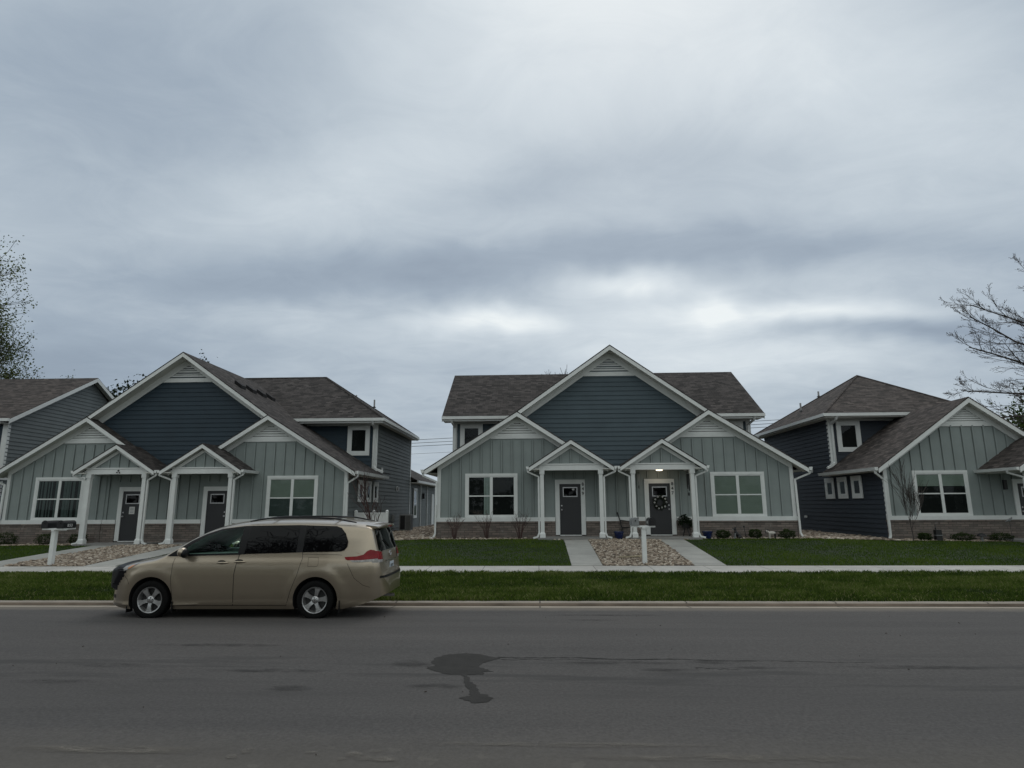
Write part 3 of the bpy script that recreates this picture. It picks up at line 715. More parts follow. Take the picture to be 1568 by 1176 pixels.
def door(par, off, T, u, z0, w=.83, h=1.95, knob=-1, lite_w=.56, extra=None, num=None, name='front_door'):
    mb = MB(); t = .165
    mb.box(u - w / 2 - t, u - w / 2, 0, .05, z0, z0 + h + .0, 'white_trim', T); mb.box(u + w / 2, u + w / 2 + t, 0, .05, z0, z0 + h, 'white_trim', T)
    mb.box(u - w / 2 - t, u + w / 2 + t, 0, .055, z0 + h, z0 + h + t, 'white_trim', T)
    mb.box(u - w / 2, u + w / 2, 0, .06, z0 - .03, z0, 'white_trim', T)
    fr = mb.build('door_frame', par, off)
    mb = MB(); mb.box(u - w / 2 + .003, u + w / 2 - .003, .002, .025, z0 + .004, z0 + h - .004, 'door_paint', T)
    d = mb.build(name, par, off)
    # framed lite
    mb = MB(); lz0, lz1 = z0 + h - .49, z0 + h - .12; lw = lite_w / 2
    mb.box(u - lw, u - lw + .035, .025, .036, lz0, lz1, 'metal', T); mb.box(u + lw - .035, u + lw, .025, .036, lz0, lz1, 'metal', T)
    mb.box(u - lw + .035, u + lw - .035, .025, .036, lz0, lz0 + .035, 'metal', T); mb.box(u - lw + .035, u + lw - .035, .025, .036, lz1 - .035, lz1, 'metal', T)
    mb.build('lite_frame', d, off)
    mb = MB(); mb.box(u - lw + .035, u + lw - .035, .0255, .028, lz0 + .035, lz1 - .035, 'van_tint', T); mb.build('pane', d, off)
    mb = MB(); ku = u + knob * (w / 2 - .075)
    Tk = lambda p: T((ku + p[0], .025 + p[2], z0 + .93 + p[1]))
    mb.lathe([(.03, 0), (.03, .01), (.012, .012), (.012, .04), (.028, .05), (.03, .06), (.02, .072)], 'metal', 12, Tk)
    Tk2 = lambda p: T((ku + p[0], .025 + p[2], z0 + 1.08 + p[1]))
    mb.build('door_handle', d, off, smooth=True); mb = MB(); mb.lathe([(.028, 0), (.028, .015), (.01, .018)], 'metal', 12, Tk2); mb.build('deadbolt', d, off, smooth=True)
    if num: number(par, off, T, u + w / 2 + t / 2, z0 + h - .02, num)
    return d

def duplex(cx, dz, label, numbers, fills, lapmat, sidemat, upper='gable', W_=6.80, roof='shingle', UL=None):
    OY = 24.0; Z0 = zhouse(cx)
    H = empty('duplex_house', (cx, OY, Z0 + dz), label, 'house', 'pale green duplex houses along the street')
    off = (0, 0, Z0)
    def B(mb, nm, par=None, **k): return mb.build(nm, par or H, off, **k)
    zb = Z0 - .35
    E0, E1, E2 = (7.23, 3.27), (3.67, 5.50), (0.0, 8.10)
    def roofz(x):
        x = abs(x); return E2[1] + (E1[1] - E2[1]) * x / 3.67 if x < 3.67 else E1[1] + (E0[1] - E1[1]) * (x - 3.67) / (7.23 - 3.67)
    inner = lambda x: E1[1] - .645 * (3.67 - abs(x))      # inner slope of the small gables
    yR = -.36
    YE = .02; F0, F6, F15 = FR(0, 0), FR(0, YE), FR(0, .15)
    # ---- lower front walls with boards and battens, one wing each side
    for s in (-1, 1):
        mb = MB(); TH = .28
        topw = lambda x: min(roofz(x), inner(x) if abs(x) < 3.67 else 99) - TH
        pl = [(s * W_, 1.42), (s * 2.8, 1.42), (s * 2.8, 3.22), (s * 1.75, 3.22), (s * 1.75, inner(1.75) - .1), (s * 3.67, E1[1] - .1), (s * W_, roofz(W_) - .1)]
        mb.prism(pl, 0, .14, 'sage')
        x0, x1 = sorted((s * 2.8, s * W_)); wu = s * 4.68
        vz = 4.50; vtop = lambda x: min(topw(x) + .05, vz - .1)
        battens(mb, F0, min(s * 1.75, s * W_), max(s * 1.75, s * W_), 1.46, vtop, .40, first=(s * 4.68 - 2.8 if s > 0 else -4.68 - 2.0), holes=[(wu - 1.01, wu + 1.01, 1.46, 3.12)] + [(min(s * 1.7, s * 2.8), max(s * 1.7, s * 2.8), 1.0, 3.2)])
        B(mb, 'batten_wall')
        # recess return and entry wall
        mb = MB(); mb.box(s * 0.0, s * 2.8, YE, YE + .10, 1.0, 3.22, 'sage')
        battens(mb, F6, min(0, s * 2.8), max(0, s * 2.8), 1.46, lambda x: 3.16, .40, first=(.12 if s > 0 else -2.68), holes=[(s * 1.70 - .60, s * 1.70 + .60, 1.0, 2.92)])
        B(mb, 'entry_wall')
        # brick
        mb = MB(); ab = lambda a, c, y0, y1, z0, z1, m_: mb.box(min(s * a, s * c), max(s * a, s * c), y0, y1, z0, z1, m_)
        ab(2.8, W_ + .02, -.07, .10, zb, 1.25, 'brick'); ab(2.79, W_ + .05, -.10, .10, 1.25, 1.31, 'brick')
        dk = 1.66 if s < 0 else 1.73
        for p_, q_ in ((0.0, dk - .585), (dk + .585, 2.79)): ab(p_, q_, -.05, .015, zb, 1.25, 'brick'); ab(p_, q_, -.08, .015, 1.25, 1.31, 'brick')
        ab(dk - .585, dk + .585, .03, .10, zb, 1.0, 'brick')
        if s < 0 and upper == 'gable': pass
        B(mb, 'brick_base')
        mb = MB(); ab(2.78, W_ + .03, -.085, .06, 1.31, 1.46, 'white_trim'); ab(0, dk - .585, -.065, .015, 1.31, 1.46, 'white_trim'); ab(dk + .585, 2.77, -.065, .015, 1.31, 1.46, 'white_trim')
        ab(W_ - .12, W_ + .012, -.045, .10, 1.46, roofz(W_) - .22, 'white_trim')
        # frieze under the rakes
        for (a, za, c, zc) in ((W_ + .01, roofz(W_), 3.67, E1[1]), (3.67, E1[1], 1.76, inner(1.76))):
            mb.prism([(s * a, za - .10), (s * c, zc - .10), (s * c, zc - .36), (s * a, za - .36)], -.05, .0, 'white_trim')
        B(mb, 'trim_band')
        vent(H, off, F0, s * 3.67, 4.60, 5.17, 1.02, .6)
    # ---- blue gable
    mb = MB(); pl = [(-3.9, 3.15), (3.9, 3.15), (3.9, roofz(3.9) - .12), (3.67, E1[1] - .12), (0, E2[1] - .12), (-3.67, E1[1] - .12), (-3.9, roofz(3.9) - .12)]
    lap(mb, pl, F15, lapmat, .18); mb.prism(pl, .16, .28, lapmat)
    B(mb, 'gable_wall', fix=False)
    mb = MB()
    for s in (-1, 1): mb.prism([(s * 3.67, E1[1] - .12), (0, E2[1] - .12), (0, E2[1] - .43), (s * 3.67, E1[1] - .43)], .10, .13, 'white_trim')
    B(mb, 'gable_trim')
    vent(H, off, F15, 0, 7.08, 7.72, .98, .7)
    # core walls
    sm = sidemat
    for s in (-1, 1):
        mb = MB(); T = SR(W_ - .02) if s > 0 else SL(-W_ + .02)
        lap(mb, [(.0, Z0 + .02), (4.2, Z0 + .02), (4.2, 3.35), (0, 3.35)], T, sm, .18)
        zt_ = 5.78 if s > 0 or UL is None else 3.6
        lap(mb, [(4.2, Z0 + .02), (12.0, Z0 + .02), (12.0, zt_), (4.2, zt_)], T, sm, .18, z0=Z0 - .03)
        mb.box(s * (W_ - .15), s * (W_ - .02), .02, 12.0, Z0 - .3, 3.35, sm); mb.box(s * (W_ - .15), s * (W_ - .02), 4.2, 12.0, 3.35, zt_, sm)
        B(mb, 'side_wall', fix=False)
    # ---- main roof
    mb = MB(); mw = MB(); yb = 7.2
    segs = [(-7.23, E0[1], -3.67, E1[1]), (-3.67, E1[1], 0, E2[1]), (0, E2[1], 3.67, E1[1]), (3.67, E1[1], 7.23, E0[1])]
    for a, za, c, zc in segs:
        y1 = 7.0 if abs(a + c) < 4 else 7.0
        if abs(a + c) < 4: mb.prism([(a, za), (c, zc), (c, zc - .045), (a, za - .045)], yR - .03, y1, roof); mw.prism([(a, za - .045), (c, zc - .045), (c, zc - .16), (a, za - .16)], yR, .2, 'soffit')
        else:
            s = 1 if a > 0 else -1; xe = s * W_; ze = roofz(W_)
            i0, i1 = ((a, za), (xe, ze)) if s > 0 else ((xe, ze), (c, zc)); o0, o1 = ((xe, ze), (c, zc)) if s > 0 else ((a, za), (xe, ze))
            mb.prism([i0, i1, (i1[0], i1[1] - .045), (i0[0], i0[1] - .045)], yR - .03, y1, roof)
            mb.prism([o0, o1, (o1[0], o1[1] - .045), (o0[0], o0[1] - .045)], yR - .03, 4.5, roof)
            mw.prism([(a, za - .045), (c, zc - .045), (c, zc - .16), (a, za - .16)], yR, .2, 'soffit')
            mw.box(min(s * W_, s * 7.2), max(s * W_, s * 7.2), .2, 4.5, 3.27 - .14, 3.27 - .10, 'soffit')
    # small-gable return roofs
    for s in (-1, 1):
        a, c = (s * 3.67, E1[1]), (s * 1.60, inner(1.60))
        mb.prism([a, c, (c[0], c[1] - .045), (a[0], a[1] - .045)], yR - .03, .16, roof); mw.prism([(a[0], a[1] - .045), (c[0], c[1] - .045), (c[0], c[1] - .16), (a[0], a[1] - .16)], yR, .1, 'soffit')
    B(mb, 'roof'); B(mw, 'soffit')
    # ---- rake fascias
    mb = MB(); h = .185
    rakeboards(mb, [(-7.23, E0[1] - .02), (-3.67, E1[1] - .02), (0, E2[1] - .02), (3.67, E1[1] - .02), (7.23, E0[1] - .02)], yR, h=h)
    for s in (-1, 1): rakeboards(mb, [(s * 3.67, E1[1] - .02), (s * 1.60, inner(1.60) - .02)], yR - .004, h=h)
    B(mb, 'rake_board')
    for s in (-1, 1):
        mb = MB(); x = s * 7.25
        mb.prism([(x, E0[1] - .12), (x + s * .10, E0[1] - .12), (x + s * .13, E0[1] + .0), (x, E0[1] + .0)], yR - .02, 4.6, 'white_trim'); B(mb, 'gutter')
        downspout(H, off, [(x + s * .06, yR + .10, 3.15), (x + s * .04, yR + .10, 3.04), (s * (W_ + .04), -.10, 2.82), (s * (W_ + .04), -.10, 2.7), (s * (W_ + .05), -.13, Z0 + .22), (s * (W_ + .12), -.16, Z0 + .08), (s * (W_ + .32), -.24, Z0 + .04)])
    # ---- windows, doors
    window(H, off, F0, -4.68, 1.462, 3.12, 2.02, fill=fills[0], tb=.05); window(H, off, F0, 4.68, 1.462, 3.12, 2.02, fill=fills[1], tb=.05)
    door(H, off, F6, -1.66, Z0 + .165, w=.81, h=1.90, knob=-1, num=numbers[0]); door(H, off, F6, 1.73, Z0 + .165, w=.81, h=1.90, knob=1, num=numbers[1])
    # ---- porches
    for s in (-1, 1):
        pc = s * 1.66; P_ = None; zt, ze, hw = 4.30, 3.30, 1.55; y0 = -1.30
        mb = MB(); mr_ = MB()
        for q in (-1, 1):
            a, c = (pc, zt), (pc + q * hw, ze)
            yb = .14 if q == s else .14
            mb.prism([a, c, (c[0], c[1] - .04), (a[0], a[1] - .04)], y0 - .03, yb - .002 * (q + 1), roof)
        P_ = B(mb, 'porch')
        def C(mb, nm, **k): return mb.build(nm, P_, off, **k)
        mb = MB()
        for q in (-1, 1):
            a, c = (pc, zt), (pc + q * hw, ze)
            mb.prism([(a[0], a[1] - .04), (c[0], c[1] - .04), (c[0], c[1] - .14), (a[0], a[1] - .14)], y0, -1.05, 'soffit')
        C(mb, 'porch_soffit')
        mb = MB(); rakeboards(mb, [(pc - hw, ze - .015), (pc, zt - .015), (pc + hw, ze - .015)], y0, h=.165); 
        rakeboards(mb, [(pc - hw + .2, ze - .06), (pc, zt - .19), (pc + hw - .2, ze - .06)], -1.085, h=.13, t=.012)
        C(mb, 'rake_board')
        mb = MB(); Tp = FR(0, -1.06)
        mb.prism([(pc - 1.32, 3.40), (pc + 1.32, 3.40), (pc, zt - .10)], -1.06, -1.0, 'sage')
        battens(mb, Tp, pc - 1.2, pc + 1.2, 3.40, lambda x: zt - .335 - abs(x - pc) * .645, .37, first=pc - .74); C(mb, 'porch_gable')
        mb = MB(); mb.box(pc - 1.19, pc + 1.19, -1.12, -.98, 3.17, 3.355, 'white_trim'); mb.box(pc - 1.22, pc + 1.22, -1.14, -.98, 3.365, 3.41, 'white_trim')
        for q in (-1, 1): mb.box(pc + q * 1.15, pc + q * 1.03, -.98, .0, 3.18, 3.33, 'white_trim')
        C(mb, 'beam')
        mb = MB(); mb.box(pc - 1.02, pc + 1.02, -.975, .0, 3.215, 3.25, 'soffit')
        mb.box(pc - 1.5, pc - 1.16, -1.28, .0, 3.19, 3.22, 'soffit'); mb.box(pc + 1.16, pc + 1.5, -1.28, .0, 3.19, 3.22, 'soffit'); C(mb, 'ceiling')
        for q in (-1, 1):
            px = pc + q * 1.075; mb = MB(); cyp = -1.05; zs = Z0 + .12
            r = .068; mb.box(px - r, px + r, cyp - r, cyp + r, zs + .17, 3.05, 'white_trim'); 
            mb.box(px - .092, px + .092, cyp - .092, cyp + .092, 3.03, 3.171, 'white_trim')
            mb.box(px - .10, px + .10, cyp - .10, cyp + .10, zs, zs + .13, 'white_trim')
            vs = [(px + a * .10, cyp + c * .10, zs + .13) for a, c in ((-1, -1), (1, -1), (1, 1), (-1, 1))] + [(px + a * r, cyp + c * r, zs + .19) for a, c in ((-1, -1), (1, -1), (1, 1), (-1, 1))]
            mb.add(vs, [(i, (i + 1) % 4, 4 + (i + 1) % 4, 4 + i) for i in range(4)], 'white_trim'); C(mb, 'post')
            # gutter of the porch eave with its downspout
            mb = MB(); gx = pc + q * (hw + .01)
            mb.prism([(gx, ze - .10), (gx + q * .075, ze - .10), (gx + q * .10, ze), (gx, ze)], y0 - .02, 0 if q == s else .1, 'white_trim'); C(mb, 'gutter')
            mb = MB(); sx = px + q * .125; mb.tube([(gx + q * .05, y0 + .08, ze - .10), (gx + q * .03, y0 + .08, ze - .19), (sx, cyp - .0, ze - .36), (sx, cyp, ze - .5), (sx, cyp, Z0 + .28), (sx + q * .06, cyp - .03, Z0 + .15), (sx + q * .22, cyp - .06, Z0 + .11)], .043, 'white_trim', n=4, square=(0, 1, 0)); C(mb, 'downspout')
        mb = MB(); mb.box(pc - 1.26, pc + 1.26, -1.30, -.052, Z0 - .3, Z0 + .12, 'slab'); C(mb, 'porch_slab')
    # soffit of the valley between the porches
    mb = MB(); mb.box(-.58, .58, -.45, .0, 3.20, 3.23, 'soffit'); B(mb, 'soffit')
    # ---- upper storey
    yU, yB, zE, zR, yRdg = 4.2, 12.0, 5.86, 8.62, 7.60
    FU = FR(0, yU); WL = W_ if UL is None else UL      # WL: left extent of the upper storey
    mb = MB(); lap(mb, [(-WL, 3.2), (W_, 3.2), (W_, 5.76), (-WL, 5.76)], FU, lapmat, .18, z0=3.06); mb.box(-WL, W_, yU + .001, yU + .12, 3.2, 5.76, lapmat); B(mb, 'upper_wall', fix=False)
    mb = MB(); mb.box(-WL, W_, yB - .12, yB, Z0 - .3, 5.76, sidemat); B(mb, 'rear_wall')
    if UL is not None: mb = MB(); mb.box(-WL, -WL + .12, yU + .12, yB - .12, 3.2, 5.76, sidemat); B(mb, 'upper_wall')
    we = {-1: WL, 1: W_}; xl, xr = -WL - .42, W_ + .42; XE = {-1: xl, 1: xr}
    for s in (-1, 1):
        w = we[s]; bx = lambda a, c, *r_: mb.box(min(s * a, s * c), max(s * a, s * c), *r_)
        mb = MB(); bx(w - .19, w + .015, yU - .035, yU, 3.3, 5.76, 'white_trim'); bx(w - .03, w + .015, yU, yU + .10, 3.3, 5.76, 'white_trim'); B(mb, 'corner_board')
        mb = MB(); bx(w - .05, w + .015, yB - .12, yB + .02, Z0, 5.76, 'white_trim'); B(mb, 'corner_board')
        window(H, off, FU, s * (w - .85), 4.22, 5.60, 1.04, mull=False, rail=False, tw=.16, fill='dark', name='upper_window', n0=.028)
    mb = MB(); mb.box(-WL + .19, W_ - .19, yU - .03, yU, 5.60, 5.76, 'white_trim'); B(mb, 'frieze_board')
    yb_ = 2 * yRdg - 3.45
    if upper == 'gable':
        mb = MB()
        for y0, z0, y1, z1 in ((3.45, zE, yRdg, zR), (yRdg, zR, yb_, zE)):
            vs = [(xl, y0, z0), (xr, y0, z0), (xr, y1, z1), (xl, y1, z1)]; vs += [(x, y, z - .05) for x, y, z in vs]
            mb.add(vs, [(0, 1, 2, 3), (7, 6, 5, 4), (0, 4, 5, 1), (1, 5, 6, 2), (2, 6, 7, 3), (3, 7, 4, 0)], roof)
        B(mb, 'upper_roof')
        for s in (-1, 1):
            T = SR(W_ - .02) if s > 0 else SL(-W_ + .02)
            mb = MB(); lap(mb, [(yU, 5.75), (yB, 5.75), (yRdg, zR - .1)], T, sidemat, .18); B(mb, 'gable_end', fix=False)
            mb = MB(); xe = xr
            for y0, z0, y1, z1 in ((3.45, zE, yRdg, zR), (yRdg, zR, yb_, zE)):
                for (a, c), h0, h1, m_ in (((s * (xe - .03), s * xe), .05, .25, 'white_trim'), ((s * W_, s * (xe - .03)), .055, .10, 'soffit')):
                    a, c = sorted((a, c)); vs = [(x, y, z) for x in (a, c) for y, z in ((y0, z0 - h0), (y1, z1 - h0), (y1, z1 - h1), (y0, z0 - h1))]
                    mb.add(vs, [(0, 1, 2, 3), (7, 6, 5, 4), (0, 4, 5, 1), (1, 5, 6, 2), (2, 6, 7, 3), (3, 7, 4, 0)], m_)
            B(mb, 'rake_board')
    else:
        t = 4.15
        mb = MB(); c = [(xl, 3.45, zE), (xr, 3.45, zE), (xr, yb_, zE), (xl, yb_, zE), (xl + t, yRdg, zR), (xr - t, yRdg, zR)]
        vs = c + [(x, y, z - .05) for x, y, z in c]
        mb.add(vs, [(0, 1, 5, 4), (1, 2, 5), (2, 3, 4, 5), (3, 0, 4), (6, 7, 1, 0), (7, 8, 2, 1), (8, 9, 3, 2), (9, 6, 0, 3)], roof)
        for a, c_ in ((1, 5), (0, 4), (4, 5), (2, 5)): mb.tube([c[a], c[c_]], .05, roof, n=6)
        B(mb, 'upper_roof')
        for s in (-1, 1):
            mb = MB(); x = XE[s]; mb.box(min(x, x - s * .03), max(x, x - s * .03), 3.46, yb_, zE - .22, zE - .052, 'white_trim'); B(mb, 'fascia_board')
            mb = MB(); mb.box(min(x, x + s * .1), max(x, x + s * .1), 3.36, yb_ + .05, zE - .14, zE - .01, 'white_trim'); B(mb, 'upper_gutter')
            mb = MB(); a, c_ = sorted((s * (we[s] - .1), x - s * .03)); mb.box(a, c_, yU + .1, yB + .2, 5.71, 5.745, 'soffit'); B(mb, 'upper_soffit')
    mb = MB(); mb.box(xl, xr, 3.36, 3.47, zE - .14, zE - .01, 'white_trim'); B(mb, 'upper_gutter')
    mb = MB(); mb.box(xl, xr, 3.471, 3.485, zE - .22, zE - .05, 'white_trim'); B(mb, 'fascia_board')
    mb = MB(); mb.box(xl + .02, xr - .02, 3.485, yU + .1, 5.67, 5.705, 'soffit'); B(mb, 'upper_soffit')
    for s in (-1, 1):
        w = we[s]; zr = roofz(w - .09)
        if s < 0 and UL is not None: continue
        downspout(H, off, [(s * (w - .02), 3.42, zE - .12), (s * (w - .03), 3.5, zE - .26), (s * (w - .10), yU - .08, zE - .42), (s * (w - .10), yU - .08, zr + .14), (s * (w + .02), yU - .16, zr + .03), (s * (w + .40), yU - .30, zr - .14)], .045)
    return H, off, B, dict(roofz=roofz, F0=F0, F6=F6, W_=W_, Z0=Z0)

# ---- middle duplex
HC, offC, BC, IC = duplex(2.90, 0.0, 'pale green duplex with slate blue gable, seen square on in the middle of the row', ('849', '847'), ('one', 'blind'), 'lap_slate', 'lap_stone', 'gable', 6.76)
# ---- left duplex
HL, offL, BL, IL = duplex(-14.24, 0.0, 'pale green duplex with dark navy lap gable and hipped rear roof, behind the parked minivan', ('855', '853'), ('curtain_dark', 'twoblind'), 'lap_navy', 'lap_navy_lit', 'hip', 6.84, UL=5.0)
HL.location.z -= .03

def side_trio(par, off, T, ys, z0=2.10, z1=3.0, w=.80):
    for y in ys: window(par, off, T, y, z0, z1, w, mull=False, rail=False, tw=.15, fill='dark', name='side_window', n0=.028)
TRs = SR(IL['W_'])
side_trio(HL, offL, TRs, (1.75, 2.95, 4.15), w=.78)
# small wall fittings on the left duplex side wall
mb = MB(); mb.box(8.5, 8.72, 0, .10, 2.72, 2.90, 'pipe', TRs); mb.box(8.46, 8.76, .0, .02, 2.68, 2.94, 'white_trim', TRs); BL(mb, 'dryer_vent')
mb = MB(); mb.box(5.15, 5.29, 0, .06, 3.86 - .35, 4.06 - .35, 'white_trim', TRs); BL(mb, 'flood_lamp')
mb = MB(); mb.box(7.6, 7.8, 0, .1, 1.15, 1.5, 'ac_body', TRs); mb.tube([TRs((7.7, .05, 1.15)), TRs((7.7, .05, .85)), TRs((7.9, .12, .8)), TRs((8.3, .3, .8))], .02, 'pipe'); BL(mb, 'junction_box')
mb = MB(); mb.tube([TRs((7.0, .03, .95)), TRs((7.0, .03, .7)), TRs((7.9, .03, .7))], .02, 'pipe'); BL(mb, 'conduit')
# four box vents on the right roof slope of the left duplex
for k, yv in enumerate((1.3, 2.35, 3.4, 4.35)):
    x = 1.62; z = IL['roofz'](x)
    mb = MB(); sl = (IL['roofz'](1.45) - IL['roofz'](1.85)) / .4
    vs = [(x + a, yv + c, IL['roofz'](x + a) + h) for h in (-.01, .15) for a, c in ((-.16, -.2), (.16, -.2), (.16, .2), (-.16, .2))]
    mb.add(vs, [(0, 1, 2, 3), (4, 7, 6, 5), (0, 4, 5, 1), (1, 5, 6, 2), (2, 6, 7, 3), (3, 7, 4, 0)], 'interior'); BL(mb, 'roof_vent')
def pipes(B, pts):
    for x, y, z, h in pts:
        mb = MB(); mb.tube([(x, y, z - .3), (x, y, z + h)], .045, 'pipe', n=10); mb.lathe([(.11, 0), (.05, .07)], 'black', 10, lambda p: (x + p[0], y + p[1], z + p[2])); B(mb, 'vent_pipe', smooth=True)
pipes(BL, [(4.25, 9.3, 7.62, .35), (5.2, 9.6, 7.30, .45)])
pipes(BC, [(-3.8, 8.6, 7.85, .2)])
mb = MB()
for s in (-1, 1):
    pass
# rear one-storey wing of the left duplex
def rear_wing(H, B, off, W_, Z0, lapm, depth=(12.02, 21.0), sides=(1,)):
    y0, y1 = depth
    mb = MB()
    for s in sides:
        T = SR(W_ - .03) if s > 0 else SL(-W_ + .03)
        lap(mb, [(y0, Z0), (y1, Z0), (y1, 3.3), (y0, 3.3)], T, lapm, .18)
    mb.box(-W_ + .1, W_ - .05, y0, y1, Z0 - .3, 3.3, lapm); B(mb, 'rear_wing_wall', fix=False)
    mb = MB(); xe = W_ + .4; ye = y0 - .0; zt = 5.0; t = 3.0
    c = [(-xe, ye, 3.38), (xe, ye, 3.38), (xe, y1 + .4, 3.38), (-xe, y1 + .4, 3.38), (-xe + t, ye, zt), (xe - t, ye, zt), (xe - t, y1 - 2.2, zt), (-xe + t, y1 - 2.2, zt)]
    vs = c
    mb.add(vs, [(1, 2, 6, 5), (2, 3, 7, 6), (3, 0, 4, 7), (4, 5, 6, 7), (0, 1, 5, 4)], 'shingle'); B(mb, 'rear_roof')
    mb = MB()
    for s in sides:
        mb.box(min(s * xe, s * (xe + .1)), max(s * xe, s * (xe + .1)), ye, y1 + .4, 3.24, 3.37, 'white_trim'); mb.box(min(s * (W_ - .05), s * xe), max(s * (W_ - .05), s * xe), ye, y1 + .4, 3.22, 3.26, 'soffit')
    B(mb, 'rear_gutter')
rear_wing(HL, BL, offL, IL['W_'], IL['Z0'], 'lap_navy_lit')
window(HL, offL, TRs, 13.4, 1.2, 2.95, 1.0, mull=False, rail=True, tw=.12, fill='dark', name='rear_window', n0=.028)
mb = MB(); mb.box(15.2, 15.32, 0, .03, Z_ := .6, 3.2, 'white_trim', TRs); mb.box(17.6, 17.72, 0, .03, .6, 3.2, 'white_trim', TRs); BL(mb, 'corner_board')
mb = MB(); mb.box(15.9, 16.1, 0, .14, 2.35, 2.7, 'black', TRs); BL(mb, 'wall_lamp')
mb = MB(); mb.box(19.4, 20.3, .0, .03, .6, 2.7, 'white_trim', TRs); BL(mb, 'rear_door')

# porch extras on the middle duplex
mb = MB(); F6C = FR(0, .02)
Z0 = IC['Z0']
# wreath hung on the right-hand door (own thing, hangs from the door)
def at_local(H, p): return (H.location.x + p[0], H.location.y + p[1], p[2])
wr = empty('door_wreath', at_local(HC, (1.73, -.035, 1.99)), 'round dark twig wreath with pale flowers, hanging on the charcoal door numbered 847', 'wreath')
mb = MB(); rr = random.Random(4)
for k in range(26):
    t = 2 * math.pi * k / 26
    for j in range(5):
        a = t + rr.uniform(-.15, .15); r_ = .20 + rr.uniform(-.06, .07); p = Vector((r_ * math.cos(a), rr.uniform(-.05, .0), r_ * math.sin(a)))
        q = p + Vector((rr.uniform(-.07, .07), rr.uniform(-.03, .02), rr.uniform(-.07, .07))); mb.tube([p, q], [.012, .004], 'wreath_leaf', n=4)
for k in range(24):
    a0, a1 = 2 * math.pi * k / 24, 2 * math.pi * (k + 1) / 24
    mb.tube([(.20 * math.cos(a0), -.01, .20 * math.sin(a0)), (.20 * math.cos(a1), -.01, .20 * math.sin(a1))], .03, 'wreath_leaf', n=5)
mb.build('twigs', wr); WREATH = wr
mb = MB()
for k in range(10):
    a = 2 * math.pi * k / 10 + rr.uniform(-.1, .1); r_ = .205 + rr.uniform(-.03, .03); c = Vector((r_ * math.cos(a), -.05, r_ * math.sin(a)))
    for j in range(5):
        b_ = j * 1.257 + k; mb.blob(c + Vector((.022 * math.cos(b_), 0, .022 * math.sin(b_))), (.014, .006, .014), 'paper', 6, 4)
mb.build('flowers', wr, smooth=True)
# lit porch ceiling lamp
pl_ = [o for o in kids(HC) if o.name.startswith('porch')]
mt, nb, bs = newmat('lamp_glow'); bs.inputs['Emission Color'].default_value = (1, .86, .66, 1); bs.inputs['Emission Strength'].default_value = 3.0; bs.inputs['Base Color'].default_value = (.8, .8, .8, 1)
mb = MB(); mb.lathe([(.10, -.055), (.13, -.03), (.13, -.022)], 'lamp_glow', 20, lambda p: (1.66 + p[0], -.55 + p[1], 3.215 + p[2])); lamp = BC(mb, 'ceiling_lamp', smooth=True)
mb = MB(); mb.lathe([(.15, -.022), (.15, 0)], 'white_trim', 20, lambda p: (1.66 + p[0], -.55 + p[1], 3.2149 + p[2])); mb.build('lamp_rim', lamp, offC)
ld = bpy.data.lights.new('porch_bulb', 'POINT'); ld.energy = 2.0; ld.color = (1, .80, .58); ld.shadow_soft_size = .10
lo = bpy.data.objects.new('porch_bulb', ld); COL.objects.link(lo); lo.parent = lamp; lo.location = (1.66, -.55, 3.10 - Z0)
# sticker in door pane, notice on the left duplex door
dC = [o for o in kids(HC) if o.name.startswith('front_door')][0]
mb = MB(); mb.box(-1.66 + .08, -1.66 + .16, .0285, .030, Z0 + 1.83, Z0 + 1.89, 'paper', FR(0, .02)); mb.build('sticker', dC, offC)
dL = [o for o in kids(HL) if o.name.startswith('front_door')]
mb = MB(); zz = IL['Z0'] + .155; mb.box(-1.66 - .10, -1.66 + .12, .0265, .029, zz + 1.03, zz + 1.31, 'paper', FR(0, .02)); mb.build('paper_notice', dL[0], offL)
mb = MB()
for k in range(4): mb.box(-1.66 - .06, -1.66 + .08, .0295, .0305, zz + 1.08 + k * .055, zz + 1.10 + k * .055, 'box_grey', FR(0, .02))
mb.build('notice_print', dL[0], offL)
# black bow ornament on the porch beam
mb = MB(); cx_ = -1.60
mb.blob((cx_, -1.135, 3.30), (.04, .02, .035), 'black', 8, 5); mb.blob((cx_ - .05, -1.135, 3.23), (.035, .02, .025), 'black', 8, 5); mb.blob((cx_ + .05, -1.135, 3.225), (.03, .02, .03), 'black', 8, 5)
BL(mb, 'beam_ornament', smooth=True)

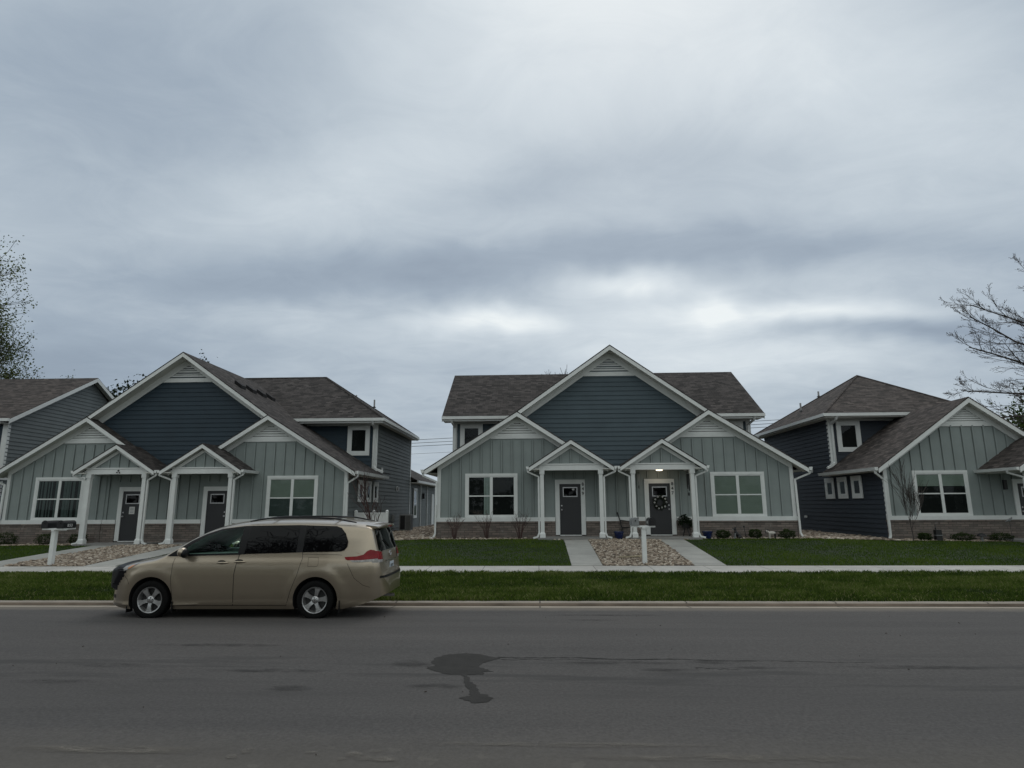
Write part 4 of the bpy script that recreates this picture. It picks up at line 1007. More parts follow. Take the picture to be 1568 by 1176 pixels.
# ---- right house (single gable, pyramid-roofed upper storey)
def right_house():
    X0, OY, Z0 = 13.02, 24.0, .55
    H = empty('gabled_house', (X0, OY, Z0), 'pale green single-gabled house with near black side wall, cut by the right edge', 'house')
    off = (0, 0, Z0); B = lambda mb, nm, par=None, **k: mb.build(nm, par or H, off, **k)
    F0 = FR(0, 0); TL = SL(0.0); gx, gz_, hw = 3.28, 5.86, 3.62; ze = 3.24; sl = (gz_ - ze) / hw; yR = -.36; Wd = 7.1
    rz = lambda x: gz_ - sl * abs(x - gx)
    mb = MB(); mb.prism([(0, 1.42), (Wd, 1.42), (Wd, rz(Wd) - .1), (gx, gz_ - .12), (0, rz(0) - .1)], 0, .14, 'sage')
    battens(mb, F0, 0, Wd, 1.46, lambda x: min(rz(x) - .3, 4.82), .40, first=.30, holes=[(1.05, 3.07, 1.46, 3.12)]); B(mb, 'batten_wall')
    mb = MB(); mb.box(-.02, Wd, -.07, .1, Z0 - .3, 1.25, 'brick'); mb.box(-.05, Wd, -.10, .1, 1.25, 1.31, 'brick'); B(mb, 'brick_base')
    mb = MB(); mb.box(-.03, Wd, -.085, .06, 1.31, 1.46, 'white_trim'); mb.box(-.012, .12, -.045, .10, 1.46, rz(0) - .22, 'white_trim')
    for a, c in ((0, gx), (Wd, gx)): mb.prism([(a, rz(a) - .10), (c, gz_ - .10), (c, gz_ - .38), (a, rz(a) - .38)], -.05, 0, 'white_trim')
    B(mb, 'trim_band'); vent(H, off, F0, gx, 4.92, 5.52, .98, .65)
    # side wall
    mb = MB(); lap(mb, [(0, Z0 - .05), (4.0, Z0 - .05), (4.0, 3.3), (0, 3.3)], TL, 'lap_ink', .18); lap(mb, [(4.0, Z0 - .05), (11.8, Z0 - .05), (11.8, 5.72), (4.0, 5.72)], TL, 'lap_ink', .18, z0=Z0 - .1)
    mb.box(.005, .14, .1, 11.8, Z0 - .3, 3.3, 'lap_ink'); mb.box(.005, .14, 4.0, 11.8, 3.3, 5.72, 'lap_ink'); B(mb, 'side_wall', fix=False)
    side_trio(H, off, TL, (1.95, 3.15, 4.32), 2.12, 3.02, .82)
    # roofs
    mb = MB()
    for a, za, c, zc in ((gx - hw, ze, gx, gz_), (gx, gz_, gx + hw, ze)):
        mb.prism([(a, za), (c, zc), (c, zc - .045), (a, za - .045)], yR - .03, 4.3 if a < gx else 4.3, 'shingle_brown')
        if a < gx: mb.prism([(.05, rz(.05)), (gx, gz_), (gx, gz_ - .045), (.05, rz(.05) - .045)], 4.3, 8.0, 'shingle_brown')
        else: mb.prism([(gx, gz_), (c, zc), (c, zc - .045), (gx, gz_ - .045)], 4.3, 8.0, 'shingle_brown')
    B(mb, 'roof')
    mb = MB()
    for a, za, c, zc in ((gx - hw, ze, gx, gz_), (gx, gz_, gx + hw, ze)): mb.prism([(a, za - .045), (c, zc - .045), (c, zc - .16), (a, za - .16)], yR, .2, 'soffit')
    mb.box(gx - hw, 0, .2, 4.3, ze - .14, ze - .10, 'soffit'); B(mb, 'soffit')
    mb = MB(); rakeboards(mb, [(gx - hw, ze - .02), (gx, gz_ - .02), (gx + hw, ze - .02)], yR, h=.2); B(mb, 'rake_board')
    x = gx - hw - .02; mb = MB(); mb.prism([(x, ze - .12), (x - .10, ze - .12), (x - .13, ze), (x, ze)], yR - .02, 4.35, 'white_trim'); B(mb, 'gutter')
    downspout(H, off, [(x - .06, yR + .1, ze - .12), (x - .04, yR + .1, ze - .22), (-.05, -.10, ze - .45), (-.05, -.10, ze - .6), (-.06, -.13, Z0 + .2), (-.12, -.16, Z0 + .07), (-.32, -.24, Z0 + .03)])
    window(H, off, F0, 2.06, 1.462, 3.12, 2.02, fill='halfblind', tb=.05)
    # upper storey
    yU = 4.0; zE, zR = 5.80, 8.36; FU = FR(0, yU); W2 = 6.0; yb_ = 12.3; e0 = 3.25; xL, xR = -.42, W2 + .42; ax, ay = 3.5, (e0 + yb_) / 2
    mb = MB(); lap(mb, [(0, 3.2), (W2, 3.2), (W2, 5.7), (0, 5.7)], FU, 'lap_ink', .18); mb.box(0, W2, yU + .002, yU + .1, 3.2, 5.7, 'lap_ink'); B(mb, 'upper_wall', fix=False)
    mb = MB(); mb.box(-.015, .22, yU - .035, yU, 3.2, 5.7, 'white_trim'); mb.box(-.015, .02, yU, yU + .1, 3.2, 5.7, 'white_trim'); mb.box(0, W2, yU - .03, yU, 5.54, 5.70, 'white_trim'); B(mb, 'corner_board')
    window(H, off, FU, .86, 4.16, 5.54, 1.04, mull=False, rail=False, tw=.16, fill='dark', name='upper_window', n0=.028)
    mb = MB(); c = [(xL, e0, zE), (xR, e0, zE), (xR, yb_, zE), (xL, yb_, zE), (ax, ay, zR)]; vs = c + [(p[0], p[1], p[2] - .05) for p in c[:4]]
    mb.add(vs, [(0, 1, 4), (1, 2, 4), (2, 3, 4), (3, 0, 4), (5, 6, 1, 0), (6, 7, 2, 1), (7, 8, 3, 2), (8, 5, 0, 3)], 'shingle_brown')
    for k in range(4): mb.tube([c[k], c[4]], .05, 'shingle_brown', n=6)
    B(mb, 'upper_roof')
    mb = MB(); mb.box(xL, xR, e0 - .1, e0, zE - .14, zE - .01, 'white_trim'); mb.box(xL - .1, xL, e0 - .1, yb_, zE - .14, zE - .01, 'white_trim'); B(mb, 'upper_gutter')
    mb = MB(); mb.box(xL, xR, e0, yU + .1, zE - .19, zE - .15, 'soffit'); mb.box(xL, .1, yU + .1, yb_, zE - .19, zE - .15, 'soffit'); B(mb, 'upper_soffit')
    zr = rz(.1); downspout(H, off, [(.05, e0 - .04, zE - .12), (.05, e0 + .05, zE - .26), (.13, yU - .08, zE - .42), (.13, yU - .08, zr + .14), (0, yU - .2, zr + .05), (-.35, yU - .35, zr - .12)], .045)
    pipes(B, [(.85, 8.6, 6.55 + .1, .45), (2.2, 9.4, 7.55, .3)])
    mb = MB(); mb.box(5.9, 6.02, 0, .1, 3.35, 3.6, 'white_trim', TL); B(mb, 'flood_lamp')
    mb = MB(); mb.box(7.0, 7.15, 0, .1, 1.25, 1.35, 'white_trim', TL); B(mb, 'hose_tap')
    # porch (only its left part is in the picture)
    pz, pe, pcx, ph = 4.30, 3.12, 5.15, 1.72; y0 = -2.12
    mb = MB()
    for q in (-1, 1): mb.prism([(pcx, pz), (pcx + q * ph, pe), (pcx + q * ph, pe - .04), (pcx, pz - .04)], y0, -.0, 'shingle_brown')
    P = B(mb, 'porch'); C = lambda mb, nm, **k: mb.build(nm, P, off, **k)
    mb = MB(); rakeboards(mb, [(pcx - ph, pe - .015), (pcx, pz - .015), (pcx + ph, pe - .015)], y0, h=.17); C(mb, 'rake_board')
    mb = MB(); mb.box(pcx - 1.4, pcx + 1.4, y0 + .2, y0 + .34, pe - .16, pe + .04, 'white_trim'); mb.prism([(pcx - 1.4, pe + .04), (pcx + 1.4, pe + .04), (pcx, pz - .1)], y0 + .24, y0 + .3, 'sage')
    for q in (-1, 1): mb.box(pcx + q * 1.36, pcx + q * 1.24, y0 + .34, 0, pe - .15, pe, 'white_trim')
    mb.box(pcx - ph, pcx + ph, y0 + .02, 0, pe - .13, pe - .09, 'soffit'); C(mb, 'beam')
    gx_ = pcx - ph - .01; mb = MB(); mb.prism([(gx_, pe - .1), (gx_ - .075, pe - .1), (gx_ - .10, pe), (gx_, pe)], y0, 0, 'white_trim'); C(mb, 'gutter')
    for q in (-1, 1):
        px = pcx + q * 1.30; mb = MB(); mb.box(px - .08, px + .08, y0 + .2, y0 + .36, Z0 + .1, pe - .15, 'white_trim'); mb.box(px - .11, px + .11, y0 + .17, y0 + .39, Z0 + .1, Z0 + .26, 'white_trim'); C(mb, 'post')
    sx = pcx - 1.30 - .13; mb = MB(); mb.tube([(gx_ - .04, y0 + .5, pe - .1), (gx_ - .03, y0 + .5, pe - .18), (sx, y0 + .28, pe - .34), (sx, y0 + .28, Z0 + .25), (sx - .2, y0 + .2, Z0 + .1)], .045, 'white_trim', n=4, square=(0, 1, 0)); C(mb, 'downspout')
    mb = MB(); mb.box(pcx - 1.5, pcx + 1.5, y0 + .05, -.1, Z0 - .3, Z0 + .1, 'slab'); C(mb, 'porch_slab')
    door(H, off, FR(0, -.0), 5.22, Z0 + .12)
    mb = MB(); mb.box(4.28, 4.40, .0, .12, 2.4, 2.75, 'black', F0); B(mb, 'wall_lamp')
right_house()

# ---- leftmost house: only its right end shows
def leftmost_house():
    X0, OY, Z0 = -24.1, 27.0, .45
    H = empty('corner_house', (X0, OY, Z0), 'grey lap sided house with brown shingle roof, leftmost and cut by the left edge', 'house')
    off = (0, 0, Z0); B = lambda mb, nm, par=None, **k: mb.build(nm, par or H, off, **k)
    T = SR(0); yB = 8.9; yr, zr, ye, ze = 4.75, 8.78, -.42, 5.86; L_ = -14
    mb = MB(); lap(mb, [(0, Z0), (yB, Z0), (yB, 5.9), (yr, zr - .1), (0, 5.75)], T, 'lap_stone', .18); mb.box(L_, -.002, .002, yB, Z0 - .3, 5.7, 'lap_navy')
    lap(mb, [(L_, Z0), (0, Z0), (0, 5.7), (L_, 5.7)], FR(0, 0), 'lap_navy', .18); B(mb, 'lap_wall', fix=False)
    mb = MB()
    for a, za, c, zc in ((ye, ze, yr, zr), (yr, zr, 2 * yr - ye, ze)):
        vs = [(L_, a, za), (.38, a, za), (.38, c, zc), (L_, c, zc)]; vs += [(p[0], p[1], p[2] - .05) for p in vs]
        mb.add(vs, [(0, 1, 2, 3), (7, 6, 5, 4), (0, 4, 5, 1), (1, 5, 6, 2), (2, 6, 7, 3), (3, 7, 4, 0)], 'shingle_brown')
    B(mb, 'roof')
    mb = MB()
    for a, za, c, zc in ((ye, ze, yr, zr), (yr, zr, 2 * yr - ye, ze)):
        vs = [(x, y, z) for x in (.36, .39) for y, z in ((a, za - .03), (c, zc - .03), (c, zc - .23), (a, za - .23))]; mb.add(vs, [(0, 1, 2, 3), (7, 6, 5, 4), (0, 4, 5, 1), (1, 5, 6, 2), (2, 6, 7, 3), (3, 7, 4, 0)], 'white_trim')
        vs = [(x, y, z) for x in (0, .36) for y, z in ((a, za - .055), (c, zc - .055), (c, zc - .10), (a, za - .10))]; mb.add(vs, [(0, 1, 2, 3), (7, 6, 5, 4), (0, 4, 5, 1), (1, 5, 6, 2), (2, 6, 7, 3), (3, 7, 4, 0)], 'soffit')
    B(mb, 'rake_board')
    mb = MB(); mb.box(L_, .38, ye - .1, ye, ze - .13, ze, 'white_trim'); B(mb, 'gutter')
    mb = MB(); mb.box(L_, 0, ye, 0, ze - .2, ze - .15, 'soffit'); B(mb, 'soffit')
    mb = MB(); mb.box(-.22, .02, -.035, 0, Z0, 5.7, 'white_trim'); mb.box(0.0, .02, 0, .12, Z0, 5.68, 'white_trim'); B(mb, 'corner_board')
    window(H, off, FR(0, 0), -1.05, 4.28, 5.62, 1.3, mull=False, rail=False, tw=.16, fill='dark', name='upper_window', n0=.028)
    # low front wing in navy, hidden but for a sliver
    mb = MB(); lap(mb, [(-3.2, Z0), (0, Z0), (0, 3.2), (-3.2, 3.2)], T, 'lap_navy', .18); mb.box(-7, -.002, -3.2, 0, Z0 - .3, 3.2, 'lap_navy'); B(mb, 'lap_wall', fix=False)
    mb = MB(); vs = [(.4, -3.5, 3.25), (.4, 0, 3.25), (-3.3, 0, 5.4), (-3.3, -3.5, 5.4), (-7, 0, 3.25), (-7, -3.5, 3.25)]; mb.add(vs, [(0, 1, 2, 3), (3, 2, 4, 5)], 'shingle_brown'); B(mb, 'front_roof')
    mb = MB(); mb.box(.4, .5, -3.5, 0, 3.12, 3.25, 'white_trim'); B(mb, 'gutter')
leftmost_house()

# ================================================================ minivan
def carpaint():
    mt, nb, bs = newmat('gold_paint'); c = coords(nb); n = nb.noise(c, 900, 2, 0.5); d = nb.noise(c, 2.2, 4, 0.6)
    o = nb.ramp(n, [(0.3, (0.34, 0.285, 0.215, 1)), (0.7, (0.43, 0.365, 0.280, 1))])
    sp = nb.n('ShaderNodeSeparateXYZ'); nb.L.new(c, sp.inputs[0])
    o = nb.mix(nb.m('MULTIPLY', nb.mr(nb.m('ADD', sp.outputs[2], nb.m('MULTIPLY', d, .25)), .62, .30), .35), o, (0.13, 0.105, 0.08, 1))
    nb.L.new(o, bs.inputs['Base Color']); bs.inputs['Metallic'].default_value = 0.80; bs.inputs['Roughness'].default_value = 0.30
    bs.inputs['Coat Weight'].default_value = 0.8; bs.inputs['Coat Roughness'].default_value = 0.08
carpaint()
simple('tyre', (0.006, 0.006, 0.006), 0.9, 0.2, 20, 0.3, 60, spec=0.15)
simple('alloy', (0.50, 0.50, 0.50), 0.30, 0.05, 8, metal=0.85)
simple('alloy_dark', (0.02, 0.02, 0.02), 0.5, 0.05, 8)
simple('trim_black', (0.008, 0.008, 0.009), 0.4, 0.1, 8, spec=0.25)
simple('mask_vinyl', (0.006, 0.006, 0.008), 0.42, 0.15, 6, 0.5, 8, spec=0.25)
simple('seam', (0.012, 0.010, 0.008), 0.8, 0.1, 8)
simple('lamp_red', (0.20, 0.004, 0.008), 0.15, 0.25, 12, spec=0.3)
simple('lamp_clear', (0.30, 0.29, 0.28), 0.12, 0.35, 20, spec=0.3)
simple('lamp_amber', (0.55, 0.20, 0.05), 0.15, 0.1, 12, coat=0.6)
simple('seat', (0.075, 0.080, 0.070), 0.8, 0.1, 8)
simple('chrome', (0.62, 0.62, 0.62), 0.15, 0.03, 8, metal=1.0)
simple('plate', (0.50, 0.56, 0.62), 0.5, 0.05, 8)

def interp(pts, x):
    if x <= pts[0][0]: return pts[0][1]
    for (a, p), (c, q) in zip(pts, pts[1:]):
        if x <= c:
            t = (x - a) / (c - a); return p + (q - p) * t
    return pts[-1][1]
def crom(pts, x):
    """Catmull-Rom through (x,y)"""
    n = len(pts)
    if x <= pts[0][0]: return pts[0][1]
    if x >= pts[-1][0]: return pts[-1][1]
    for i in range(n - 1):
        if pts[i][0] <= x <= pts[i + 1][0]: break
    x0, y0 = pts[i]; x1, y1 = pts[i + 1]; h = x1 - x0; t = (x - x0) / h
    m0 = (y1 - pts[i - 1][1]) / (x1 - pts[i - 1][0]) if i > 0 else (y1 - y0) / h
    m1 = (pts[i + 2][1] - y0) / (pts[i + 2][0] - x0) if i + 2 < n else (y1 - y0) / h
    return (2 * t ** 3 - 3 * t * t + 1) * y0 + (t ** 3 - 2 * t * t + t) * h * m0 + (-2 * t ** 3 + 3 * t * t) * y1 + (t ** 3 - t * t) * h * m1
ZT = [(-.08, .56), (-.05, .72), (.02, .84), (.12, .92), (.35, .99), (.70, 1.07), (1.00, 1.135), (1.18, 1.22), (1.45, 1.39), (1.75, 1.555), (2.05, 1.665), (2.45, 1.735), (3.1, 1.765), (3.9, 1.76), (4.5, 1.725), (4.82, 1.695), (4.93, 1.66), (4.975, 1.56), (5.03, 1.38), (5.09, 1.20), (5.12, 1.05), (5.15, .86), (5.185, .80), (5.215, .70), (5.235, .60)]
ZB = [(-.08, .36), (0, .24), (.5, .185), (4.5, .19), (4.75, .24), (5.0, .32), (5.235, .42)]
def zt(x): return crom(ZT, x)
def wplan(x):
    w = .965
    if x < .8: w *= max(1e-3, 1 - (min(.995, (.8 - x) / .90)) ** 2.6) ** .5
    if x > 4.2: w -= .035 * min(1, (x - 4.2) / .8)
    if x > 4.55: w *= max(1e-3, 1 - (min(.995, (x - 4.55) / .715)) ** 5.5) ** .5
    return w
PROF = [(.15, .93), (.22, .935), (.26, .965), (.32, .958), (.45, .975), (.62, .992), (.80, 1.0), (.92, .996), (.99, .985), (1.03, .968), (1.11, .940), (1.17, .932), (1.40, .865), (1.60, .785), (1.72, .735), (1.80, .70)]
def capf(z, zt_):
    r = .13; q = (z - (zt_ - r)) / r
    return 1.0 if q <= 0 else max(0.0, 1 - min(1, q) ** 2.3) ** .5
def yside(x, z):
    p = interp(PROF, z)
    # soft crease low on the doors and flared wheel arches
    for wx in (.97, 4.0):
        d = math.hypot(x - wx, z - .36); 
        if .38 < d < .60: p += .012 * math.sin(math.pi * (d - .38) / .22)
    return wplan(x) * p * capf(z, zt(x))
def solve_end(y, z, rear):
    """x of the nose / tail surface at lateral y and height z"""
    a, c = (4.3, 5.236) if rear else (.9, -.081)
    f = lambda x: (yside(x, z) - abs(y)) if z < zt(x) else -1
    if f(a) < 0: return a
    for _ in range(26):
        m_ = (a + c) / 2
        if f(m_) > 0: a = m_
        else: c = m_
    return a
def make_van():
    V = empty('minivan', (-8.02, 12.36, -.065), 'gold minivan with black nose mask parked at the far kerb, pointing left', 'minivan')
    xs = [-.08, -.078, -.072, -.062, -.05, -.03, -.01, .02, .05, .09, .14, .2, .27, .31, .35, .39, .43, .47, .51, .56, .60] + list(np.arange(.64, 4.5, .04)) + [4.5, 4.56, 4.62, 4.68, 4.74, 4.80, 4.86, 4.90, 4.93, 4.95, 4.975, 5.0, 5.03, 5.06, 5.09, 5.105, 5.12, 5.135, 5.15, 5.165, 5.18, 5.195, 5.205, 5.215, 5.225, 5.232, 5.235]
    bm = bmesh.new(); rings = []
    NZ = 44
    for x in xs:
        t_, b_ = zt(x), interp(ZB, x); r = min(.13, (t_ - b_) * .4)
        zsl = [b_ + (t_ - .13 - b_) * (i / 30) for i in range(31)] + [t_ - .13 + .13 * math.sin(math.pi / 2 * i / 13) for i in range(1, 14)]
        half = [(yside(x, z), z) for z in zsl]; ring = [(0, b_)] + [(-half[0][0] * .8, b_)] + [(-y, z) for y, z in half]
        ring += [(y, z) for y, z in half[::-1][1:]] + [(half[0][0] * .8, b_)]
        # slight roof / hood crown
        rings.append([bm.verts.new((x, y, z)) for y, z in ring])
    n = len(rings[0])
    for a, c in zip(rings, rings[1:]):
        for k in range(n):
            try: bm.faces.new((a[k], a[(k + 1) % n], c[(k + 1) % n], c[k]))
            except ValueError: pass
    bm.faces.new(rings[0]); bm.faces.new(rings[-1][::-1])
    bmesh.ops.recalc_face_normals(bm, faces=bm.faces)
    for f in bm.faces:
        c = f.calc_center_median(); nrm = f.normal
        f.smooth = True; f.material_index = 0
        if 1.16 < c.x < 2.12 and nrm.x < -.25 and nrm.z > .3 and abs(c.y) < .74 - .16 * (c.x - 1.16) and c.z > 1.16: f.material_index = 1
        if .50 < c.z and c.x < interp([(.50, .24), (.60, .30), (.75, .42), (.86, .47), (.90, .40), (1.0, .30)], c.z): f.material_index = 2
        if 4.97 < c.x < 5.10 and 1.20 < c.z < 1.56 and abs(c.y) < .66 and nrm.x > .5: f.material_index = 1
    me = bpy.data.meshes.new('body')
    for v_ in bm.verts:      # puffed vinyl mask over the nose
        if v_.link_faces and all(f.material_index == 2 for f in v_.link_faces): v_.co += Vector((-.055, .02 * (1 if v_.co.y > 0 else -1), .022))
    bm.to_mesh(me); bm.free()
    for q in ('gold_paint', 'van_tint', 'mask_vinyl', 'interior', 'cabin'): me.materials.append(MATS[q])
    body = bpy.data.objects.new('body', me); COL.objects.link(body)
    # cutters: wheel wells and the front cabin glass opening
    def cutter(mb):
        o = mb.build('cutter', uv=False); return o
    cuts = []
    for wx in (.97, 4.0):
        for s in (-1, 1):
            mb = MB(); mb.lathe([(.405, 0), (.405, .5)], 'interior', 48, lambda p: (wx + p[0], s * (.60 + p[2]), .345 + p[1])); cuts.append(cutter(mb))
    G1 = [(1.42, 1.145), (1.60, 1.30), (1.85, 1.455), (2.12, 1.555), (2.54, 1.612), (2.52, 1.165), (2.0, 1.155)]
    mb = MB(); mb.prism(G1, -1.2, 1.2, 'cabin'); cuts.append(cutter(mb))
    for c in cuts:
        md = body.modifiers.new('b', 'BOOLEAN'); md.operation = 'DIFFERENCE'; md.object = c; md.solver = 'EXACT'
        try: md.material_mode = 'TRANSFER'
        except Exception: pass
    dg = bpy.context.evaluated_depsgraph_get(); me2 = bpy.data.meshes.new_from_object(body.evaluated_get(dg), depsgraph=dg)
    body.modifiers.clear(); body.data = me2; me2.name = 'body'
    for c in cuts: bpy.data.objects.remove(c)
    me2.polygons.foreach_set('use_smooth', [True] * len(me2.polygons)); me2.set_sharp_from_angle(angle=R(32))
    body.parent = V

    def add(mb, nm, par=None, **k): return mb.build(nm, par or V, uv=False, **k)
    def panel(mb, poly, mat, off=.004, s=-1, d=.05):
        """skin laid on the body side over polygon (x,z)"""
        x0, x1 = min(p[0] for p in poly), max(p[0] for p in poly); z0, z1 = min(p[1] for p in poly), max(p[1] for p in poly)
        nx, nz = max(1, int((x1 - x0) / d)), max(1, int((z1 - z0) / d))
        for i in range(nx):
            c1 = clip(clip(poly, 0, x0 + (x1 - x0) * i / nx, True), 0, x0 + (x1 - x0) * (i + 1) / nx, False)
            if len(c1) < 3: continue
            for j in range(nz):
                q = clip(clip(c1, 1, z0 + (z1 - z0) * j / nz, True), 1, z0 + (z1 - z0) * (j + 1) / nz, False)
                if len(q) >= 3: mb.face([(x, s * (yside(x, z) + off), z) for x, z in q], mat)
    def endpanel(mb, poly, mat, off=.006, rear=True, d=.05):
        x0, x1 = min(p[0] for p in poly), max(p[0] for p in poly); z0, z1 = min(p[1] for p in poly), max(p[1] for p in poly)
        nx, nz = max(1, int((x1 - x0) / d)), max(1, int((z1 - z0) / d)); e = 1 if rear else -1
        for i in range(nx):
            c1 = clip(clip(poly, 0, x0 + (x1 - x0) * i / nx, True), 0, x0 + (x1 - x0) * (i + 1) / nx, False)
            if len(c1) < 3: continue
            for j in range(nz):
                q = clip(clip(c1, 1, z0 + (z1 - z0) * j / nz, True), 1, z0 + (z1 - z0) * (j + 1) / nz, False)
                if len(q) >= 3: mb.face([(solve_end(y, z, rear) + e * off, y, z) for y, z in q], mat)
    def ribbon(mb, pts, w=.007, off=.0025, s=-1, mat='seam'):
        for (a, za), (c, zc) in zip(pts, pts[1:]):
            L_ = math.hypot(c - a, zc - za); nx, nz = -(zc - za) / L_ * w / 2, (c - a) / L_ * w / 2; k = max(1, int(L_ / .06))
            for i in range(k):
                t0, t1 = i / k, (i + 1) / k
                p = [(a + (c - a) * t0 + nx, za + (zc - za) * t0 + nz), (a + (c - a) * t1 + nx, za + (zc - za) * t1 + nz), (a + (c - a) * t1 - nx, za + (zc - za) * t1 - nz), (a + (c - a) * t0 - nx, za + (zc - za) * t0 - nz)]
                mb.face([(x, s * (yside(x, z) + off), z) for x, z in p], mat)
    mg = dict(fix=False, smooth=True, merge=.0005, angle=60)
    for s in (-1, 1):
        # black surround of the glass band
        mb = MB()
        panel(mb, [(1.20, 1.115), (1.42, 1.245), (1.62, 1.375), (1.86, 1.50), (2.15, 1.60), (2.53, 1.64), (2.58, 1.64), (2.56, 1.14), (2.53, 1.14), (2.50, 1.165), (2.52, 1.61), (2.12, 1.555), (1.85, 1.455), (1.60, 1.30), (1.42, 1.145), (1.48, 1.125), (2.5, 1.155), (2.56, 1.14), (2.0, 1.12), (1.3, 1.10)], 'trim_black', .010, s, .04) if False else None
        panel(mb, [(1.20, 1.11), (1.42, 1.25), (1.42, 1.11)], 'trim_black', .010, s, .04)
        panel(mb, [(1.42, 1.145), (1.42, 1.11), (2.58, 1.135), (2.58, 1.165), (2.52, 1.165), (2.0, 1.155)], 'trim_black', .010, s, .05)
        panel(mb, [(1.42, 1.145), (1.42, 1.25), (1.60, 1.375), (1.60, 1.30)], 'trim_black', .010, s, .05)
        panel(mb, [(1.60, 1.30), (1.60, 1.375), (1.85, 1.500), (1.85, 1.455)], 'trim_black', .010, s, .05)
        panel(mb, [(1.85, 1.455), (1.85, 1.50), (2.12, 1.592), (2.12, 1.555)], 'trim_black', .010, s, .05)
        panel(mb, [(2.12, 1.555), (2.12, 1.592), (2.54, 1.64), (2.54, 1.612)], 'trim_black', .010, s, .05)
        panel(mb, [(2.52, 1.14), (2.54, 1.64), (2.68, 1.645), (2.64, 1.14)], 'trim_black', .010, s, .05)
        add(mb, 'window_surround', **mg)
        mb = MB(); panel(mb, [(3.60, 1.17), (3.60, 1.655), (3.72, 1.65), (3.72, 1.175)], 'trim_black', .010, s, .05); add(mb, 'door_pillar', **mg)
        mb = MB(); panel(mb, [(1.40, 1.13), (1.58, 1.30), (1.84, 1.46), (2.12, 1.56), (2.55, 1.62), (2.53, 1.15)], 'van_pane', .005, s, .06); add(mb, 'door_glass', **mg)
        mb = MB(); panel(mb, [(2.68, 1.645), (3.60, 1.655), (3.60, 1.17), (2.64, 1.145)], 'van_tint', .011, s, .06); add(mb, 'door_glass', **mg)
        mb = MB(); panel(mb, [(3.72, 1.65), (4.28, 1.632), (4.38, 1.60), (4.47, 1.50), (4.535, 1.36), (4.53, 1.27), (4.48, 1.205), (4.42, 1.185), (3.72, 1.175)], 'van_tint', .011, s, .05); add(mb, 'quarter_glass', **mg)
        # seams
        mb = MB()
        ribbon(mb, [(1.36, 1.08), (1.345, .98), (1.34, .70), (1.38, .36), (1.40, .25)], s=s); ribbon(mb, [(2.55, 1.14), (2.50, .80), (2.50, .25)], w=.011, s=s)
        ribbon(mb, [(1.40, .25), (3.48, .25)], s=s); ribbon(mb, [(3.72, 1.65), (3.715, 1.18), (3.73, 1.06), (3.66, .78), (3.55, .50), (3.48, .25)], s=s)
        ribbon(mb, [(3.715, 1.73), (3.72, 1.65)], s=s, w=.01)
        if s < 0: ribbon(mb, [(3.84, 1.085), (4.02, 1.085), (4.035, .97), (4.02, .93), (3.85, .93), (3.84, 1.085)], w=.005, s=s)
        ribbon(mb, [(4.56, .98), (4.70, .72), (4.86, .60), (4.98, .56)], s=s, w=.006)
        ribbon(mb, [(.40, .80), (.52, .70), (.56, .62)], s=s, w=.006)
        ribbon(mb, [(3.72, 1.14), (4.35, 1.13), (4.45, 1.12)], s=s, w=.006)
        add(mb, 'panel_gap', fix=False)
        # tail lamp
        mb = MB(); panel(mb, [(4.50, 1.09), (4.72, 1.10), (4.84, 1.13), (4.90, 1.19), (4.955, 1.215), (5.03, 1.20), (5.06, 1.15), (5.09, 1.06), (4.80, 1.035), (4.56, 1.035), (4.52, 1.05)], 'lamp_red', .010, s, .03)
        endpanel(mb, sorted([(s * .88, 1.20), (s * .60, 1.16), (s * .60, 1.03), (s * .88, 1.04)], key=lambda p: 0) , 'lamp_red', .010, True, .04)
        tl = add(mb, 'tail_lamp', **mg)
        mb = MB(); panel(mb, [(4.60, 1.035), (4.80, 1.035), (5.09, 1.055), (5.10, 1.01), (4.80, 1.0), (4.66, 1.0)], 'lamp_clear', .009, s, .03); endpanel(mb, [(s * .88, 1.04), (s * .60, 1.03), (s * .60, .985), (s * .88, .985)], 'lamp_clear', .009, True, .04); mb.build('reverse_lamp', tl, uv=False, **mg)
        # headlamp
        mb = MB(); panel(mb, [(.34, .86), (.44, .935), (.58, .99), (.70, 1.0), (.62, .94), (.50, .875), (.40, .84)], 'lamp_clear', .010, s, .03); hl = add(mb, 'headlight', **mg)
        mb = MB(); panel(mb, [(.50, .905), (.58, .955), (.64, .965), (.58, .915), (.52, .885)], 'lamp_amber', .013, s, .03); mb.build('turn_lamp', hl, uv=False, **mg)
        # handles: cup and bar
        for hx, hz in ((2.30, 1.005), (2.62, 1.02)):
            mb = MB(); panel(mb, [(hx - .055 + .08 * math.cos(t), hz + .035 * math.sin(t)) for t in np.linspace(0, 6.1, 16)], 'seam', .003, s, .03); hd = add(mb, 'door_handle', **mg)
            mb = MB(); pts = [(hx - .14 + .21 * k / 6, s * (yside(hx, hz) + .006 + .022 * math.sin(math.pi * k / 6)), hz - .008) for k in range(7)]; mb.tube(pts, [.012, .014, .016, .016, .016, .014, .012], 'gold_paint', n=8); mb.build('handle_bar', hd, uv=False, smooth=True)
        # mirror
        mb = MB(); mb.blob((1.56, s * 1.05, 1.19), (.075, .13, .085), 'gold_paint', 14, 9); mb.box(1.50, 1.60, s * .90, s * 1.0, 1.11, 1.15, 'trim_black'); mr_ = add(mb, 'wing_mirror', smooth=True)
        mb = MB(); mb.blob((1.60, s * 1.045, 1.17), (.055, .115, .085), 'trim_black', 14, 9); mb.build('mirror_back', mr_, uv=False, smooth=True)
        # roof rail
        mb = MB(); ry = s * .665; pts = []
        for k in range(15):
            t = k / 14; x = 2.60 + 2.02 * t; up = .045 * min(1, 5 * t, 5 * (1 - t)) + .006; pts.append((x, ry * (1 - .02 * t), zt(x) - .030 + up))
